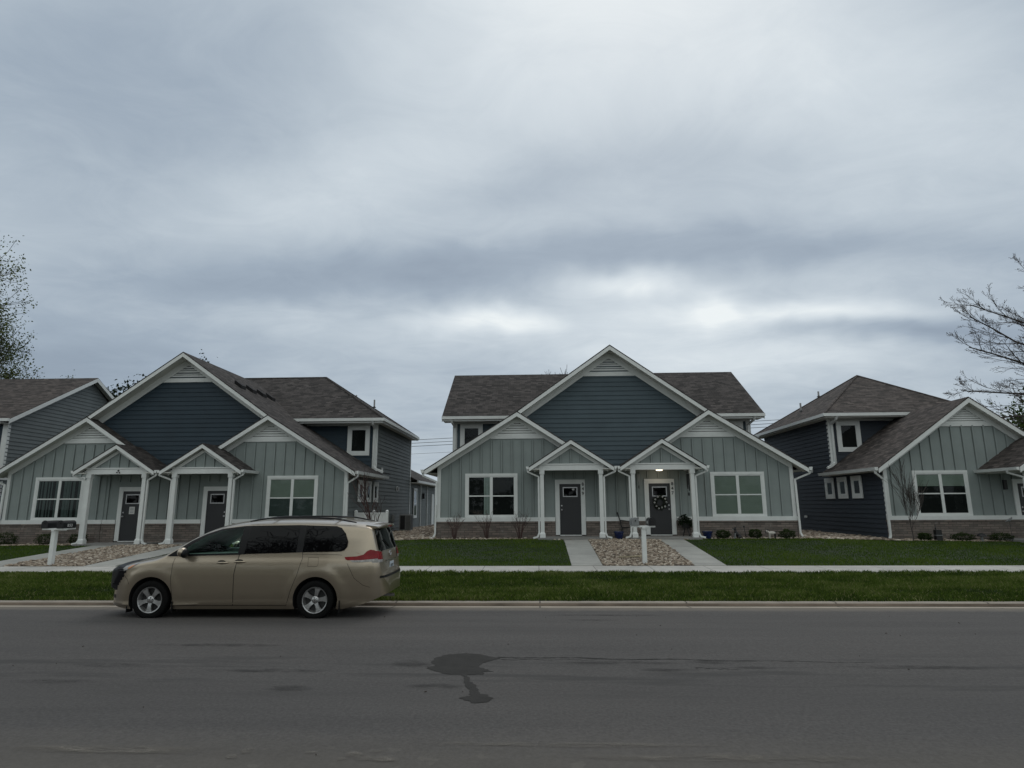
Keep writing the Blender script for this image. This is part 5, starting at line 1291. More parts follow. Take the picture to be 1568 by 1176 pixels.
        mb.tube(pts, [.010] + [.015] * 13 + [.010], 'trim_black', n=8); rl = add(mb, 'roof_rail', smooth=True)
        mb = MB(); mb.tube([(p[0], p[1], p[2] - .022) for p in pts[3:12]], .011, 'alloy', n=6); mb.build('rail_insert', rl, uv=False, smooth=True)
        # front glass pillar mirror triangle & mud guard
        mb = MB(); mb.box(1.385, 1.40, s * .80, s * .955, .14, .32, 'trim_black'); mb.box(.52, .535, s * .72, s * .90, .12, .25, 'trim_black'); mb.box(4.44, 4.455, s * .78, s * .95, .13, .34, 'trim_black'); add(mb, 'mud_flap')
    for x in (3.0, 4.2):
        mb = MB(); mb.tube([(x, -.66, zt(x) + .022), (x, 0, zt(x) + .035), (x, .66, zt(x) + .022)], .014, 'trim_black', n=6); add(mb, 'cross_bar', smooth=True)
    # rear: spoiler, window, number plate, emblem, bumper step
    mb = MB(); pr = [(4.80, 0), (5.09, -.03), (5.10, -.055), (4.86, -.07)]
    ys = [-.66, -.60, -.3, 0, .3, .60, .66]; vs = []
    for y in ys:
        k = 1 - (abs(y) / .66) ** 4 * .25
        for x, z in pr: vs.append((4.80 + (x - 4.80) * k, y, 1.685 + z - .035 * (y / .66) ** 2))
    fs = [(i * 4 + a, i * 4 + (a + 1) % 4, (i + 1) * 4 + (a + 1) % 4, (i + 1) * 4 + a) for i in range(6) for a in range(4)] + [(0, 1, 2, 3), (27, 26, 25, 24)]
    mb.add(vs, fs, 'gold_paint'); sp = add(mb, 'spoiler', smooth=True, angle=50)
    mb = MB(); mb.box(5.098, 5.103, -.14, .14, 1.60, 1.625, 'lamp_red'); mb.build('brake_lamp', sp, uv=False)
    mb = MB(); endpanel(mb, [(-.70, 1.20), (-.62, 1.57), (.62, 1.57), (.70, 1.20), (.55, 1.175), (-.55, 1.175)], 'van_tint', .008, True, .05); rg = add(mb, 'rear_glass', **mg)
    mb = MB(); mb.tube([(solve_end(.0, 1.22, True) + .02, 0, 1.22), (solve_end(-.3, 1.34, True) + .02, -.30, 1.36)], .008, 'trim_black', n=5); mb.build('wiper', rg, uv=False)
    mb = MB(); endpanel(mb, [(-.36, .99), (.36, .99), (.36, .965), (-.36, .965)], 'chrome', .020, True, .06); add(mb, 'hatch_trim', **mg)
    mb = MB(); x = solve_end(0, .88, True) + .014; mb.box(x - .01, x, -.155, .155, .80, .945, 'plate'); pl = add(mb, 'number_plate')
    text_mesh('IN 853', .055, .001, 'trim_black', 'plate_text', lambda p: (x + .003, p[0], .872 + p[2]), pl) if False else None
    mb = MB()
    for k in range(4): mb.box(x + .0005, x + .0015, -.10 + k * .055, -.07 + k * .055, .84, .90, 'alloy_dark')
    mb.build('plate_marks', pl, uv=False)
    mb = MB(); ex = solve_end(0, 1.10, True) + .01
    T = lambda p: (ex + p[2], p[0], 1.10 + p[1])
    for k in range(24):
        a0, a1 = 2 * math.pi * k / 24, 2 * math.pi * (k + 1) / 24; mb.tube([T((.065 * math.cos(a0), .045 * math.sin(a0), 0)), T((.065 * math.cos(a1), .045 * math.sin(a1), 0))], .006, 'chrome', n=4)
    add(mb, 'emblem', smooth=True)
    mb = MB(); endpanel(mb, [(-.78, .745), (.78, .745), (.78, .705), (-.78, .705)], 'trim_black', .012, True, .06); add(mb, 'bumper_step', **mg)
    mb = MB(); mb.tube([(4.6, .45, .26), (5.12, .48, .25)], .03, 'metal', n=10); add(mb, 'exhaust_pipe', smooth=True)
    mb = MB(); mb.box(.5, 4.6, -.7, .7, .19, .30, 'interior'); add(mb, 'underbody')
    mb = MB(); 
    for s in (-1, 1): endpanel(mb, [(s * .50, .40), (s * .78, .42), (s * .78, .36), (s * .50, .34)], 'trim_black', .004, False, .05)
    add(mb, 'fog_recess', **mg)
    # cabin: seats, wheel, dash
    for sy in (-.38, .38):
        mb = MB(); mb.blob((2.42, sy, 1.28), (.10, .22, .26), 'seat', 12, 8); mb.blob((2.45, sy, 1.54), (.06, .13, .09), 'seat', 10, 6); add(mb, 'front_seat', smooth=True)
    mb = MB(); c = Vector((1.86, -.38, 1.23)); ax = Vector((.55, 0, 1)).normalized(); u1 = Vector((0, 1, 0)); u2 = ax.cross(u1)
    for k in range(20):
        a0, a1 = 2 * math.pi * k / 20, 2 * math.pi * (k + 1) / 20
        f = lambda a: c + (u1 * math.cos(a) + u2 * math.sin(a)) * .18 + u2 * 0
        mb.tube([f(a0), f(a1)], .016, 'trim_black', n=5)
    for a in (0, 2.1, 4.2): mb.tube([c, c + (u1 * math.cos(a) + u2 * math.sin(a)) * .18], .012, 'trim_black', n=5)
    mb.blob(c, (.05, .05, .05), 'trim_black', 8, 5); add(mb, 'steering_wheel', smooth=True)
    mb = MB(); mb.blob((1.50, 0, 1.14), (.28, .75, .09), 'trim_black', 16, 8); add(mb, 'dashboard', smooth=True)
    # wheels
    for wx in (.97, 4.0):
        for s in (-1, 1):
            T = lambda p: (wx + p[0], s * (.745 + p[2]), .345 + p[1])
            mb = MB(); mb.lathe([(.225, .0), (.30, .005), (.327, .02), (.335, .05), (.335, .165), (.327, .195), (.305, .21), (.265, .214), (.235, .205), (.228, .19)], 'tyre', 56, T, cap=False); w = add(mb, 'wheel', smooth=True, angle=40)
            mb = MB(); mb.lathe([(.232, .19), (.226, .200), (.214, .196), (.205, .175), (.195, .12), (.0, .10)], 'alloy', 56, T, cap=False)
            rim = mb.build('rim', w, uv=False, smooth=True, angle=40)
            mb = MB(); mb.lathe([(.197, .121), (.0, .112)], 'alloy_dark', 40, T, cap=False); mb.build('spoke_shade_plate' if False else 'spoke_shade_disc', w, uv=False)  # dark disc carries the shade behind the spokes as colour
            mb = MB(); ph = random.Random(int(wx * 10) + s).uniform(0, 1.2)
            if s < 0: ph = -.35 if wx < 2 else .1
            for k in range(5):
                a = ph + k * 2 * math.pi / 5
                prof = [(.03, .038, .165), (.09, .030, .182), (.15, .036, .186), (.205, .058, .190)]
                vs = []
                for r_, hw_, h_ in prof:
                    for sg, dd in ((-1, 0), (1, 0), (1, -.035), (-1, -.035)):
                        tx, ty = r_, sg * hw_; vs.append(T((tx * math.cos(a) - ty * math.sin(a), tx * math.sin(a) + ty * math.cos(a), h_ + dd + (0.0 if dd else -.004 * abs(sg)))))
                mb.add(vs, [(i * 4 + q, i * 4 + (q + 1) % 4, (i + 1) * 4 + (q + 1) % 4, (i + 1) * 4 + q) for i in range(3) for q in range(4)] + [(0, 1, 2, 3), (15, 14, 13, 12)], 'alloy')
            mb.lathe([(.062, .12), (.062, .172), (.05, .180), (.0, .184)], 'alloy', 20, T, cap=False)
            mb.build('spokes', w, uv=False, smooth=True, angle=30)
            mb = MB()
            for k in range(5):
                a = ph + .63 + k * 2 * math.pi / 5; mb.blob(T((.045 * math.cos(a), .045 * math.sin(a), .180)), (.009, .009, .009), 'alloy_dark', 6, 4)
            mb.lathe([(.024, .183), (.020, .189), (0, .19)], 'chrome', 12, T, cap=False); mb.build('hub_cap', w, uv=False)
    return V
make_van()

# ================================================================ small things
def mailbox_post(x, y, label, txts, mats):
    """white timber post with a cross arm; each box on it is a thing of its own"""
    z0 = gz(x, y) - .05; P = empty('mailbox_post', (x, y, z0), label, 'post')
    mb = MB(); mb.box(-.06, .06, -.06, .06, 0, 1.055, 'white_trim'); mb.build('post', P)
    mb = MB(); mb.box(-.32, .32, -.10, .10, 1.058, 1.10, 'white_trim'); mb.build('cross_arm', P); mb = MB()
    mb.box(-.045, .045, -.10, .40, 1.02, 1.0578, 'white_trim') ; mb.box(-.30, -.12, .10, .42, 1.062, 1.10, 'white_trim'); mb.box(.12, .30, .10, .42, 1.062, 1.10, 'white_trim'); mb.build('box_support', P)
    return P, z0 + 1.102
def mailbox(x, y, z, mat, label, txt, flag=False, side=1):
    B = empty('mailbox', (x, y, z), label, 'mailbox'); r = .095; h = .125
    sec = [(-r, 0), (-r, h)] + [(-r * math.cos(math.pi * k / 10), h + r * math.sin(math.pi * k / 10)) for k in range(1, 10)] + [(r, h), (r, 0)]
    mb = MB(); mb.prism(sec, -.12, .38, mat); mb.build('shell', B, smooth=True, angle=40)
    mb = MB(); s2 = [(a * 1.06, b_ * 1.04) for a, b_ in sec]; mb.prism(s2, -.135, -.115, mat if mat == 'box_grey' else 'box_black'); d = mb.build('door', B)
    mb = MB(); mb.box(-.012, .012, -.155, -.135, .12, .165, 'black'); mb.build('latch', d)
    if flag:
        mb = MB(); mb.box(side * (r + .004), side * (r + .012), -.02, .02, .08, .22, 'black'); mb.box(side * (r + .004), side * (r + .012), -.02, .09, .19, .235, 'black'); mb.build('flag', B)
    if txt:
        for ch, dx_ in zip(txt, (-.072, 0, .072)):
            text_mesh(ch, .115, .001, 'paper', 'box_number', lambda p: (side * (r + .003 + p[1]), .20 * 0 + (.0 + (dx_ + p[0]) * (1 if side > 0 else -1)) + .13, .075 + p[2]), B)
    return B
P1, zt1 = mailbox_post(2.98, 18.05, 'white mailbox post standing in the gravel bed of the middle duplex', None, None)
mailbox(2.98 - .235, 18.05, zt1, 'box_grey', 'grey mailbox with raised dark flag, left one on the post before the middle duplex', None, True, 1)
mailbox(2.98 + .235, 18.05, zt1, 'box_black', 'black round-topped mailbox, right one on the post before the middle duplex', '849', False, -1)
P2, zt2 = mailbox_post(-14.15, 17.98, 'white mailbox post standing in the gravel bed left of the minivan', None, None)
mailbox(-14.15 - .235, 17.98, zt2, 'box_black', 'black mailbox, left one of the pair on the post near the left edge', None, False, 1)
mailbox(-14.15 + .235, 17.98, zt2, 'box_black', 'black mailbox numbered 853 in white on its side, near the left edge', '853', False, 1)

def leafcloud(n, cfun, size, flat_=.5, r_=None):
    r_ = r_ or rng; V = []; 
    c = np.array([cfun() for _ in range(n)]); a = r_.normal(size=(n, 3)); a /= np.linalg.norm(a, axis=1, keepdims=True)
    b_ = np.cross(a, r_.normal(size=(n, 3))); b_ /= np.linalg.norm(b_, axis=1, keepdims=True); s = size * r_.uniform(.6, 1.4, (n, 1))
    V = np.stack([c - a * s, c + b_ * s * flat_, c + a * s, c - b_ * s * flat_], 1)
    return V
def quads(name, V, tint, mat, parent=None, origin=(0, 0, 0)):
    n = len(V); V = (V - np.array(origin)).astype(np.float32); me = bpy.data.meshes.new(name); me.vertices.add(n * 4); me.vertices.foreach_set('co', V.ravel())
    me.loops.add(n * 4); me.loops.foreach_set('vertex_index', np.arange(n * 4, dtype=np.int32)); me.polygons.add(n)
    me.polygons.foreach_set('loop_start', np.arange(n, dtype=np.int32) * 4); me.polygons.foreach_set('loop_total', np.full(n, 4, np.int32))
    at = me.attributes.new('tint', 'FLOAT', 'POINT'); at.data.foreach_set('value', np.repeat(np.clip(tint, 0, 1), 4).astype(np.float32)); me.materials.append(MATS[mat]); me.update()
    o = bpy.data.objects.new(name, me); COL.objects.link(o); o.parent = parent; return o
def boxwood(x, y, label, w=.30, h=.30, mat='leaf_box'):
    z0 = gz(x, y); B = empty('shrub', (x, y, z0), label, 'shrub', 'small clipped shrubs along the brick bases')
    def f():
        u = rng.normal(size=3); u /= np.linalg.norm(u); r = rng.uniform(.55, 1.05) ** .6 * (1 + .12 * math.sin(u[0] * 7 + x * 3) + .1 * math.cos(u[2] * 9 + x))
        return np.array([u[0] * w * r, u[1] * w * r, h * .55 + u[2] * h * .6 * r])
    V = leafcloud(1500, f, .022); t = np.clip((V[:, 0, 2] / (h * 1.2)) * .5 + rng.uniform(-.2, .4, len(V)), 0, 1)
    quads('foliage', V, t, mat, B)
    mb = MB()
    for k in range(5): a = k * 1.26; mb.tube([(0, 0, -.03), (.1 * math.cos(a), .1 * math.sin(a), h * .6)], [.014, .006], 'bark', n=4)
    mb.build('stems', B); return B
boxwood(6.72, 23.35, 'round clipped shrub right of the blue pot under the window with closed blinds', .24, .29)
boxwood(7.88, 23.35, 'round clipped shrub between the dark and the pale dog figures', .25, .31)
boxwood(9.02, 23.35, 'round clipped shrub at the right end of the middle duplex, beside its corner downspout', .26, .30)
boxwood(-20.35, 23.45, 'dark shrub at the left end of the brick base, furthest left in the picture', .36, .42)
boxwood(-18.75, 23.45, 'dark shrub directly behind the white mailbox post near the left edge', .34, .38)
boxwood(-17.52, 23.45, 'dark shrub beside the porch post of the left duplex', .32, .38)
boxwood(13.86, 23.35, 'small shrub right of the bare young tree at the right house', .22, .26)
boxwood(15.20, 23.35, 'low spreading shrub under the window of the right house', .34, .26)
boxwood(16.55, 23.35, 'low spreading shrub beside the porch of the right house', .38, .26)

def twigshrub(x, y, label, h=.85, n=13, seed=1, mat='bark_red', spread=.5):
    r_ = random.Random(seed); z0 = gz(x, y); mb = MB(); buds = []
    for k in range(n):
        a = r_.uniform(0, 6.28); l = h * r_.uniform(.75, 1.1); sp_ = spread * r_.uniform(.3, 1.0)
        p0 = Vector((.04 * math.cos(a), .04 * math.sin(a), -.03)); p1 = Vector((sp_ * .35 * math.cos(a), sp_ * .35 * math.sin(a), l * .5)); p2 = Vector((sp_ * math.cos(a + .2), sp_ * math.sin(a + .2), l))
        mb.tube([p0, p1, p2], [.011, .008, .003], mat, n=4)
        for j in range(4):
            t = r_.uniform(.35, .9); q = p1.lerp(p2, (t - .35) / .55) if t > .35 else p0; d = Vector((r_.uniform(-1, 1), r_.uniform(-1, 1), r_.uniform(.5, 1.5))).normalized() * l * .22
            mb.tube([q, q + d], [.005, .002], mat, n=3, caps=False); buds.append(q + d)
        buds.append(p2)
    B = empty('bare_shrub', (x, y, z0), label, 'shrub', 'bare shrubs before the left window of the middle duplex'); mb.build('branches', B)
    V = leafcloud(len(buds) * 2, lambda: np.array(r_.choice(buds)) + rng.normal(size=3) * .012, .012); quads('buds', V, rng.uniform(0, 1, len(V)), 'bud_red', B); return B
twigshrub(-3.12, 23.45, 'bare reddish shrub nearest the left corner of the middle duplex', seed=1)
twigshrub(-1.90, 23.45, 'bare reddish shrub, middle one of three before the large dark window', seed=2, h=.9)
twigshrub(-.68, 23.45, 'bare reddish shrub left of the porch numbered 849', seed=3, h=.88)

# ---- trees
def tree(name, base, h, label, seed=1, r0=.2, levels=5, spread=.9, leaves=None, leafn=4, leafsize=.06, mat='bark', crown=.3, lean=(0, 0), rmin=.006, fork=3, lowbranch=.3, leafjit=.3, grp=None, upw=.25, shrink=.74):
    r_ = random.Random(seed); mb = MB(); tips = []
    def br(p, d, L_, rad, lev):
        n = 4 if lev < 2 else 3; pts = [p]; q = p.copy(); dd = d.copy()
        for k in range(n):
            dd = (dd + Vector((r_.gauss(0, .13), r_.gauss(0, .13), r_.gauss(.04, .07)))).normalized(); q = q + dd * L_ / n; pts.append(q.copy())
        rr_ = [max(rmin, rad * (1 - .45 * k / n)) for k in range(n + 1)]
        mb.tube(pts, rr_, mat, n=8 if lev == 0 else (5 if lev < 3 else 3), caps=False)
        if lev >= levels: tips.append(q); tips.append(pts[-2]); return
        m_ = fork + (1 if lev == 0 else 0) * 2 + (1 if r_.random() < .5 else 0)
        for k in range(m_):
            t = r_.uniform(lowbranch if lev == 0 else .35, 1.0); i = min(n - 1, int(t * n)); b0 = pts[i].lerp(pts[i + 1], t * n - i)
            a = r_.uniform(0, 6.28) + k * 6.28 / m_; side = dd.orthogonal().normalized(); side = Matrix.Rotation(a, 3, dd) @ side
            nd = (dd * (1 - spread * .45) + side * spread * r_.uniform(.7, 1.1) + Vector((0, 0, upw))).normalized()
            br(b0, nd, L_ * shrink * r_.uniform(.75, 1.1), max(rmin, rr_[i] * .58), lev + 1)
        br(pts[-1], dd, L_ * shrink, rr_[-1] * .9, lev + 1)
    br(Vector((0, 0, -.1)), Vector((lean[0], lean[1], 1)).normalized(), h * crown, r0, 0)
    f_ = h / max(t.z for t in tips); mb.v = [(a * f_, b_ * f_, c * f_) for a, b_, c in mb.v]; tips = [t * f_ for t in tips]
    T = empty(name, base, label, 'tree', grp); mb.build('trunk', T, smooth=True, uv=False, fix=False)
    if leaves:
        tp = np.array([tuple(t) for t in tips]); idx = rng.integers(0, len(tp), len(tp) * leafn); k_ = [0]
        def f(): k_[0] += 1; return tp[idx[k_[0] % len(idx)]] + rng.normal(size=3) * leafjit
        V = leafcloud(len(tp) * leafn, f, leafsize, .6); t = np.clip(rng.uniform(-.1, .8, len(V)) + .25 * np.sin(V[:, 0, 0] * 1.1) * np.cos(V[:, 0, 2] * 1.3), 0, 1); quads('crown', V, t, leaves, T)
    return T

def sweeping_tree(base, label, limbs, seed=3):
    """open-grown bare tree: long sweeping limbs set with side branches and twigs"""
    r_ = random.Random(seed); mb = MB(); tips = []; bx = Vector(base)
    mb.tube([(0, 0, -.2), (.1, 0, 2.5), (.0, .1, 5.5), (-.1, 0, 9), (.1, .1, 12.5)], [.38, .30, .24, .17, .09], 'bark', n=10)
    def run(p, d, L_, rad, lev):
        n = 7 if lev < 2 else 4; pts = [p.copy()]; q = p.copy(); dd = d.copy()
        for k in range(n):
            dd = (dd + Vector((r_.gauss(0, .10), r_.gauss(0, .10), r_.gauss(.05 if lev else .015, .07)))).normalized(); q = q + dd * L_ / n; pts.append(q.copy())
        rr = [max(.0065, rad * (1 - .75 * k / n)) for k in range(n + 1)]; mb.tube(pts, rr, 'bark', n=6 if lev == 0 else 3, caps=False)
        tips.append(pts[-1])
        if lev >= 3: tips.append(pts[2]); return
        m_ = (13, 7, 5)[lev]
        for k in range(m_):
            t = (k + r_.uniform(.3, .9)) / m_ * .86 + (.12 if lev else .16); t = min(t, .98); i = min(n - 1, int(t * n)); b0 = pts[i].lerp(pts[i + 1], t * n - i)
            dl = (pts[i + 1] - pts[i]).normalized(); sd = Matrix.Rotation(r_.uniform(0, 6.28), 3, dl) @ dl.orthogonal().normalized(); sd.z *= .75
            run(b0, (dl * .95 + sd * r_.uniform(.45, .85)).normalized(), L_ * (1.05 - t * .75) * r_.uniform(.28, .46) + .12, rr[i] * .55, lev + 1)
    for z, tgt, rad in limbs:
        p = Vector((0, 0, z)); d = Vector(tgt) - bx - p; run(p, (d.normalized() + Vector((0, 0, -.02))).normalized(), d.length, rad * .8, 0)
    T = empty('bare_tree', base, label, 'tree'); mb.build('trunk', T, smooth=True, uv=False, fix=False)
    tp = np.array([tuple(t) for t in tips]); c_ = [0]
    def f(): c_[0] += 1; return tp[c_[0] % len(tp)] + rng.normal(size=3) * .02
    V = leafcloud(len(tp), f, .026, .7); quads('buds', V, rng.uniform(0, 1, len(V)), 'bud_red', T)
sweeping_tree((34.0, 35, .5), 'large budding bare tree with sweeping limbs reaching in from the right edge',
    [(6.2, (23.6, 34, 7.3), .13), (6.8, (24.0, 35.5, 8.6), .12), (7.4, (23.2, 33.5, 9.9), .14), (8.0, (24.2, 36, 11.0), .13), (8.8, (24.6, 33.5, 12.4), .13), (9.6, (26.4, 35, 13.8), .12),
     (10.2, (28.4, 33, 15.0), .11), (7.0, (28.5, 30, 9.0), .10), (9.0, (29.5, 39, 12.0), .10), (11.0, (32.5, 35, 16.5), .10), (8.5, (39.0, 33, 13.0), .12), (7.5, (41.0, 37, 10.5), .12)])
tree('budding_tree', (-41.2, 43.0, .4), 27.5, 'tall tree with small new leaves at the left edge, behind the leftmost house', seed=5, r0=.34, levels=5, spread=.85, leaves='leaf_bud', leafn=13, leafsize=.085, leafjit=.30, rmin=.014, crown=.26, lowbranch=.4, upw=.2)
tree('leafy_tree', (-40.0, 60, .4), 17.5, 'dark leafy tree top showing above the ridge of the left duplex', seed=8, r0=.3, levels=4, spread=.8, leaves='leaf_dark', leafn=26, leafsize=.15, leafjit=.50, rmin=.02, crown=.28)
tree('leafy_tree', (41.0, 50, .4), 10.0, 'round green tree beyond the right house at the right edge', seed=9, r0=.22, levels=4, spread=.95, leaves='leaf_green', leafn=26, leafsize=.13, leafjit=.55, rmin=.02, crown=.26, lowbranch=.2)
tree('bare_tree', (1.6, 62, .4), 16.1, 'bare tree whose twigs just clear the ridge of the middle duplex', seed=21, r0=.2, levels=5, spread=.6, leaves=None, rmin=.02, crown=.3)
tree('young_tree', (13.25, 23.0, gz(13.25, 23)), 2.9, 'thin bare young tree on the lawn before the right house', seed=14, r0=.018, levels=3, spread=.36, leaves=None, rmin=.0045, crown=.42, lowbranch=.3, mat='bark', upw=.5, fork=4)
tree('young_tree', (-6.05, 23.2, gz(-6, 23.2)), 2.9, 'small multi-branched bare tree in front of the white vinyl fence, behind the minivan', seed=19, r0=.035, levels=3, fork=2, spread=.5, leaves='bud_red', leafn=2, leafsize=.014, leafjit=.04, rmin=.004, crown=.30, lowbranch=.15, mat='bark_red', upw=.4)

# ---- power lines far behind the houses
for k, (zl, lab) in enumerate(((8.27, 'topmost thin power line behind the gap between the duplexes'), (7.95, 'second power line from the top behind the gap between the duplexes'), (7.64, 'third power line from the top behind the gap between the duplexes'), (6.90, 'lowest power line behind the gap between the duplexes'))):
    mb = MB(); mb.tube([(x, 60, zl + .042 * (x + 10.4) + .0006 * (x + 10.4) ** 2 * .2) for x in range(-90, 91, 6)], .022 if k < 3 else .012, 'wire', n=4)
    tag(mb.build('power_line'), lab, 'power line', 'power lines behind the houses')

# ---- white vinyl fence by the left duplex
FN = empty('vinyl_fence', (-7.30, 25.0, gz(-7.3, 25)), 'short white vinyl privacy fence beside the left duplex, behind the minivan roof', 'fence')
mb = MB()
for k in range(8): mb.box(.02 + .152 * k, .165 + .152 * k, -.02, .02, .06, 1.05, 'vinyl_white')
mb.box(0, 1.22, -.03, .03, 1.0, 1.06, 'vinyl_white'); mb.box(0, 1.22, -.03, .03, .05, .15, 'vinyl_white'); mb.build('panel', FN)
for px in (-.0, .72, 1.26):
    mb = MB(); mb.box(px - .05, px + .05, -.05, .05, 0, 1.12, 'vinyl_white'); c = [(px - .06, -.06, 1.12), (px + .06, -.06, 1.12), (px + .06, .06, 1.12), (px - .06, .06, 1.12), (px, 0, 1.17)]; mb.add(c, [(0, 1, 4), (1, 2, 4), (2, 3, 4), (3, 0, 4), (0, 3, 2, 1)], 'vinyl_white'); mb.build('post', FN)

# ---- air conditioner between the houses
AC = empty('air_conditioner', (-6.82, 32.4, gz(-6.8, 32.4)), 'grey outdoor air conditioner at the side wall between the left and middle duplex', 'air conditioner')
mb = MB(); mb.box(-.30, .30, -.30, .30, .06, .86, 'ac_body'); mb.box(-.36, .36, -.36, .36, 0, .06, 'slab'); mb.build('casing', AC)
mb = MB(); mb.box(-.24, .0, -.312, -.301, .12, .80, 'black')
for k in range(12): mb.box(.04, .27, -.309, -.301, .12 + .057 * k, .135 + .057 * k, 'black')
mb.box(.301, .31, -.25, .25, .12, .80, 'black'); mb.build('grille', AC)

# ---- porch and bed objects of the middle duplex
def pot(x, y, label, r=.16, h=.27):
    P = empty('flower_pot', (x, y, gz(x, y) + .02), label, 'flower pot', 'blue flower pots before the middle duplex')
    mb = MB(); mb.lathe([(r * .72, 0), (r * .82, .03), (r, h * .75), (r * 1.1, h * .8), (r * 1.12, h), (r * .98, h), (r * .92, h * .85)], 'pot_blue', 28, cap=False); mb.build('bowl', P, smooth=True)
    mb = MB(); mb.lathe([(r * .95, h * .86), (0, h * .88)], 'soil', 20, cap=False); mb.build('soil', P); return P
pot(2.93, 23.15, 'glossy dark blue pot in the bed between the two porches', .17, .27)
pot(6.15, 23.3, 'glossy dark blue pot right of the porch numbered 847', .17, .26)
def chair(x, y, z, rz, label):
    K = empty('patio_chair', (x, y, z), label, 'chair', None, rz)
    mb = MB(); mb.prism([(-.22, .40), (.24, .43), (.24, .455), (-.22, .425)], -.24, .24, 'black'); mb.build('seat', K)
    mb = MB(); n = 7
    for k in range(n): yy = -.22 + .44 * k / (n - 1); mb.tube([(-.22, yy, .43), (-.26, yy, .62), (-.36, yy, .96)], .02, 'black', n=5)
    mb.tube([(-.36, -.25, .96), (-.36, .25, .96)], .022, 'black', n=6); mb.build('backrest', K)
    for s in (-1, 1):
        mb = MB(); mb.tube([(.22, s * .24, 0), (.20, s * .24, .62), (-.28, s * .25, .68)], .018, 'black', n=6); mb.build('armrest', K)
        mb = MB(); mb.tube([(.22, s * .23, .42), (.25, s * .23, 0)], .018, 'black', n=6); mb.build('leg', K)
        mb = MB(); mb.tube([(-.20, s * .23, .42), (-.26, s * .23, 0)], .018, 'black', n=6); mb.build('leg', K)
zp = .64 + .12
chair(3.35, 24.15, .66, 0.05, 'black slatted patio chair seen from the side, between the two porches')
# black planter stand with dark fern on the right porch
SD = empty('plant_stand', (5.50, 23.75, zp + .001), 'black stand with a drooping dark plant on the porch numbered 847', 'plant stand')
mb = MB()
for a in (0, 1.57, 3.14, 4.71): mb.tube([(.16 * math.cos(a + .5), .16 * math.sin(a + .5), 0), (.06 * math.cos(a + .5), .06 * math.sin(a + .5), .30), (.15 * math.cos(a + .5), .15 * math.sin(a + .5), .46)], .016, 'black', n=5)
mb.lathe([(.15, .30), (.19, .46), (.17, .46)], 'black', 16); mb.build('stand', SD)
def ff():
    a = rng.uniform(0, 6.28); r = rng.uniform(0, 1) ** .6; return np.array([r * .30 * math.cos(a), r * .25 * math.sin(a), .52 + .16 * (1 - r * r) + rng.uniform(-.16, .12) - .10 * (a > 5.0 or a < 1.2)])
V = leafcloud(700, ff, .035); quads('foliage', V, rng.uniform(0, .5, len(V)), 'leaf_dark', SD)
def chime(x, y, z, label, mat, n, l, r, sail):
    C_ = empty('wind_chime', (x, y, z), label, 'wind chime')
    mb = MB(); mb.lathe([(.05, -.12), (.055, -.135)], 'black', 12); mb.tube([(0, 0, 0), (0, 0, -.12)], .003, 'wire', n=3); mb.build('top_disc', C_)
    mb = MB()
    for k in range(n):
        a = 6.28 * k / n + .4; p = (.042 * math.cos(a), .042 * math.sin(a)); mb.tube([(p[0], p[1], -.18), (p[0], p[1], -.18 - l * (1 - .12 * k))], r, mat, n=8)
    mb.build('tubes', C_)
    mb = MB(); mb.tube([(0, 0, -.13), (0, 0, -.25 - l)], .002, 'wire', n=3); mb.blob((0, 0, -.30 - l), (sail, .006, .07), 'black', 8, 6); mb.build('sail', C_)
chime(5.63, 23.55, 3.21, 'long black tube wind chime beside the right post of the porch numbered 847', 'black', 4, .62, .022, .035)
chime(3.78, 23.5, 3.21, 'thin pale wind chime hanging left of the door numbered 847', 'pipe', 3, .35, .010, .02)
# animal figures: sitting dark dog, standing pale dog
def dogfig(x, y, label, sit, c1, c2):
    z = gz(x, y) + .02; D = empty('dog_figure', (x, y, z), label, 'garden figure'); mb = MB()
    if sit:
        mb.blob((0, 0, .15), (.065, .075, .14), c1, 12, 9, Matrix.Rotation(-.45, 3, 'Y')); mb.blob((.07, 0, .075), (.085, .085, .075), c1, 12, 8)
        mb.blob((-.05, 0, .22), (.05, .05, .09), c1, 10, 8); mb.blob((-.075, 0, .325), (.058, .05, .052), c1, 12, 8); mb.blob((-.125, 0, .305), (.045, .026, .024), c2, 10, 6)
        for s in (-1, 1):
            mb.tube([(-.07, s * .04, .19), (-.085, s * .042, .09), (-.09, s * .042, .0)], [.030, .022, .020], c2, n=8); mb.blob((-.105, s * .042, .015), (.034, .02, .016), c2, 8, 5)
            mb.tube([(-.055, s * .035, .36), (-.05, s * .055, .42)], [.022, .004], c1, n=6); mb.blob((.06, s * .07, .05), (.07, .03, .05), c1, 8, 6)
        mb.tube([(.14, 0, .04), (.22, .03, .03)], [.02, .008], c1, n=6)
    else:
        mb.blob((0, 0, .19), (.14, .06, .065), c1, 14, 9); mb.blob((-.16, 0, .25), (.05, .042, .045), c1, 10, 8); mb.blob((-.21, 0, .235), (.035, .022, .022), c2, 8, 6); mb.tube([(-.10, 0, .20), (-.15, 0, .25)], [.045, .035], c1, n=8)
        for sx in (-.09, .10):
            for s in (-1, 1): mb.tube([(sx, s * .035, .17), (sx + .015 * (1 if sx > 0 else 0), s * .037, .09), (sx, s * .037, 0)], [.032, .02, .018], c1 if sx < 0 else c2, n=8)
        for s in (-1, 1): mb.tube([(-.15, s * .03, .28), (-.13, s * .045, .33)], [.018, .004], c2, n=5)
        mb.tube([(.13, 0, .21), (.19, 0, .27)], [.016, .007], c2, n=6)
    mb.build('figure', D, smooth=True, angle=60, merge=.0005)
    mb = MB()
    for s in (-1, 1): mb.blob((-.115 if sit else -.19, s * .022, .338 if sit else .262), (.008, .008, .008), 'black' if c1 != 'black' else 'paper', 6, 4)
    mb.build('eyes', D)
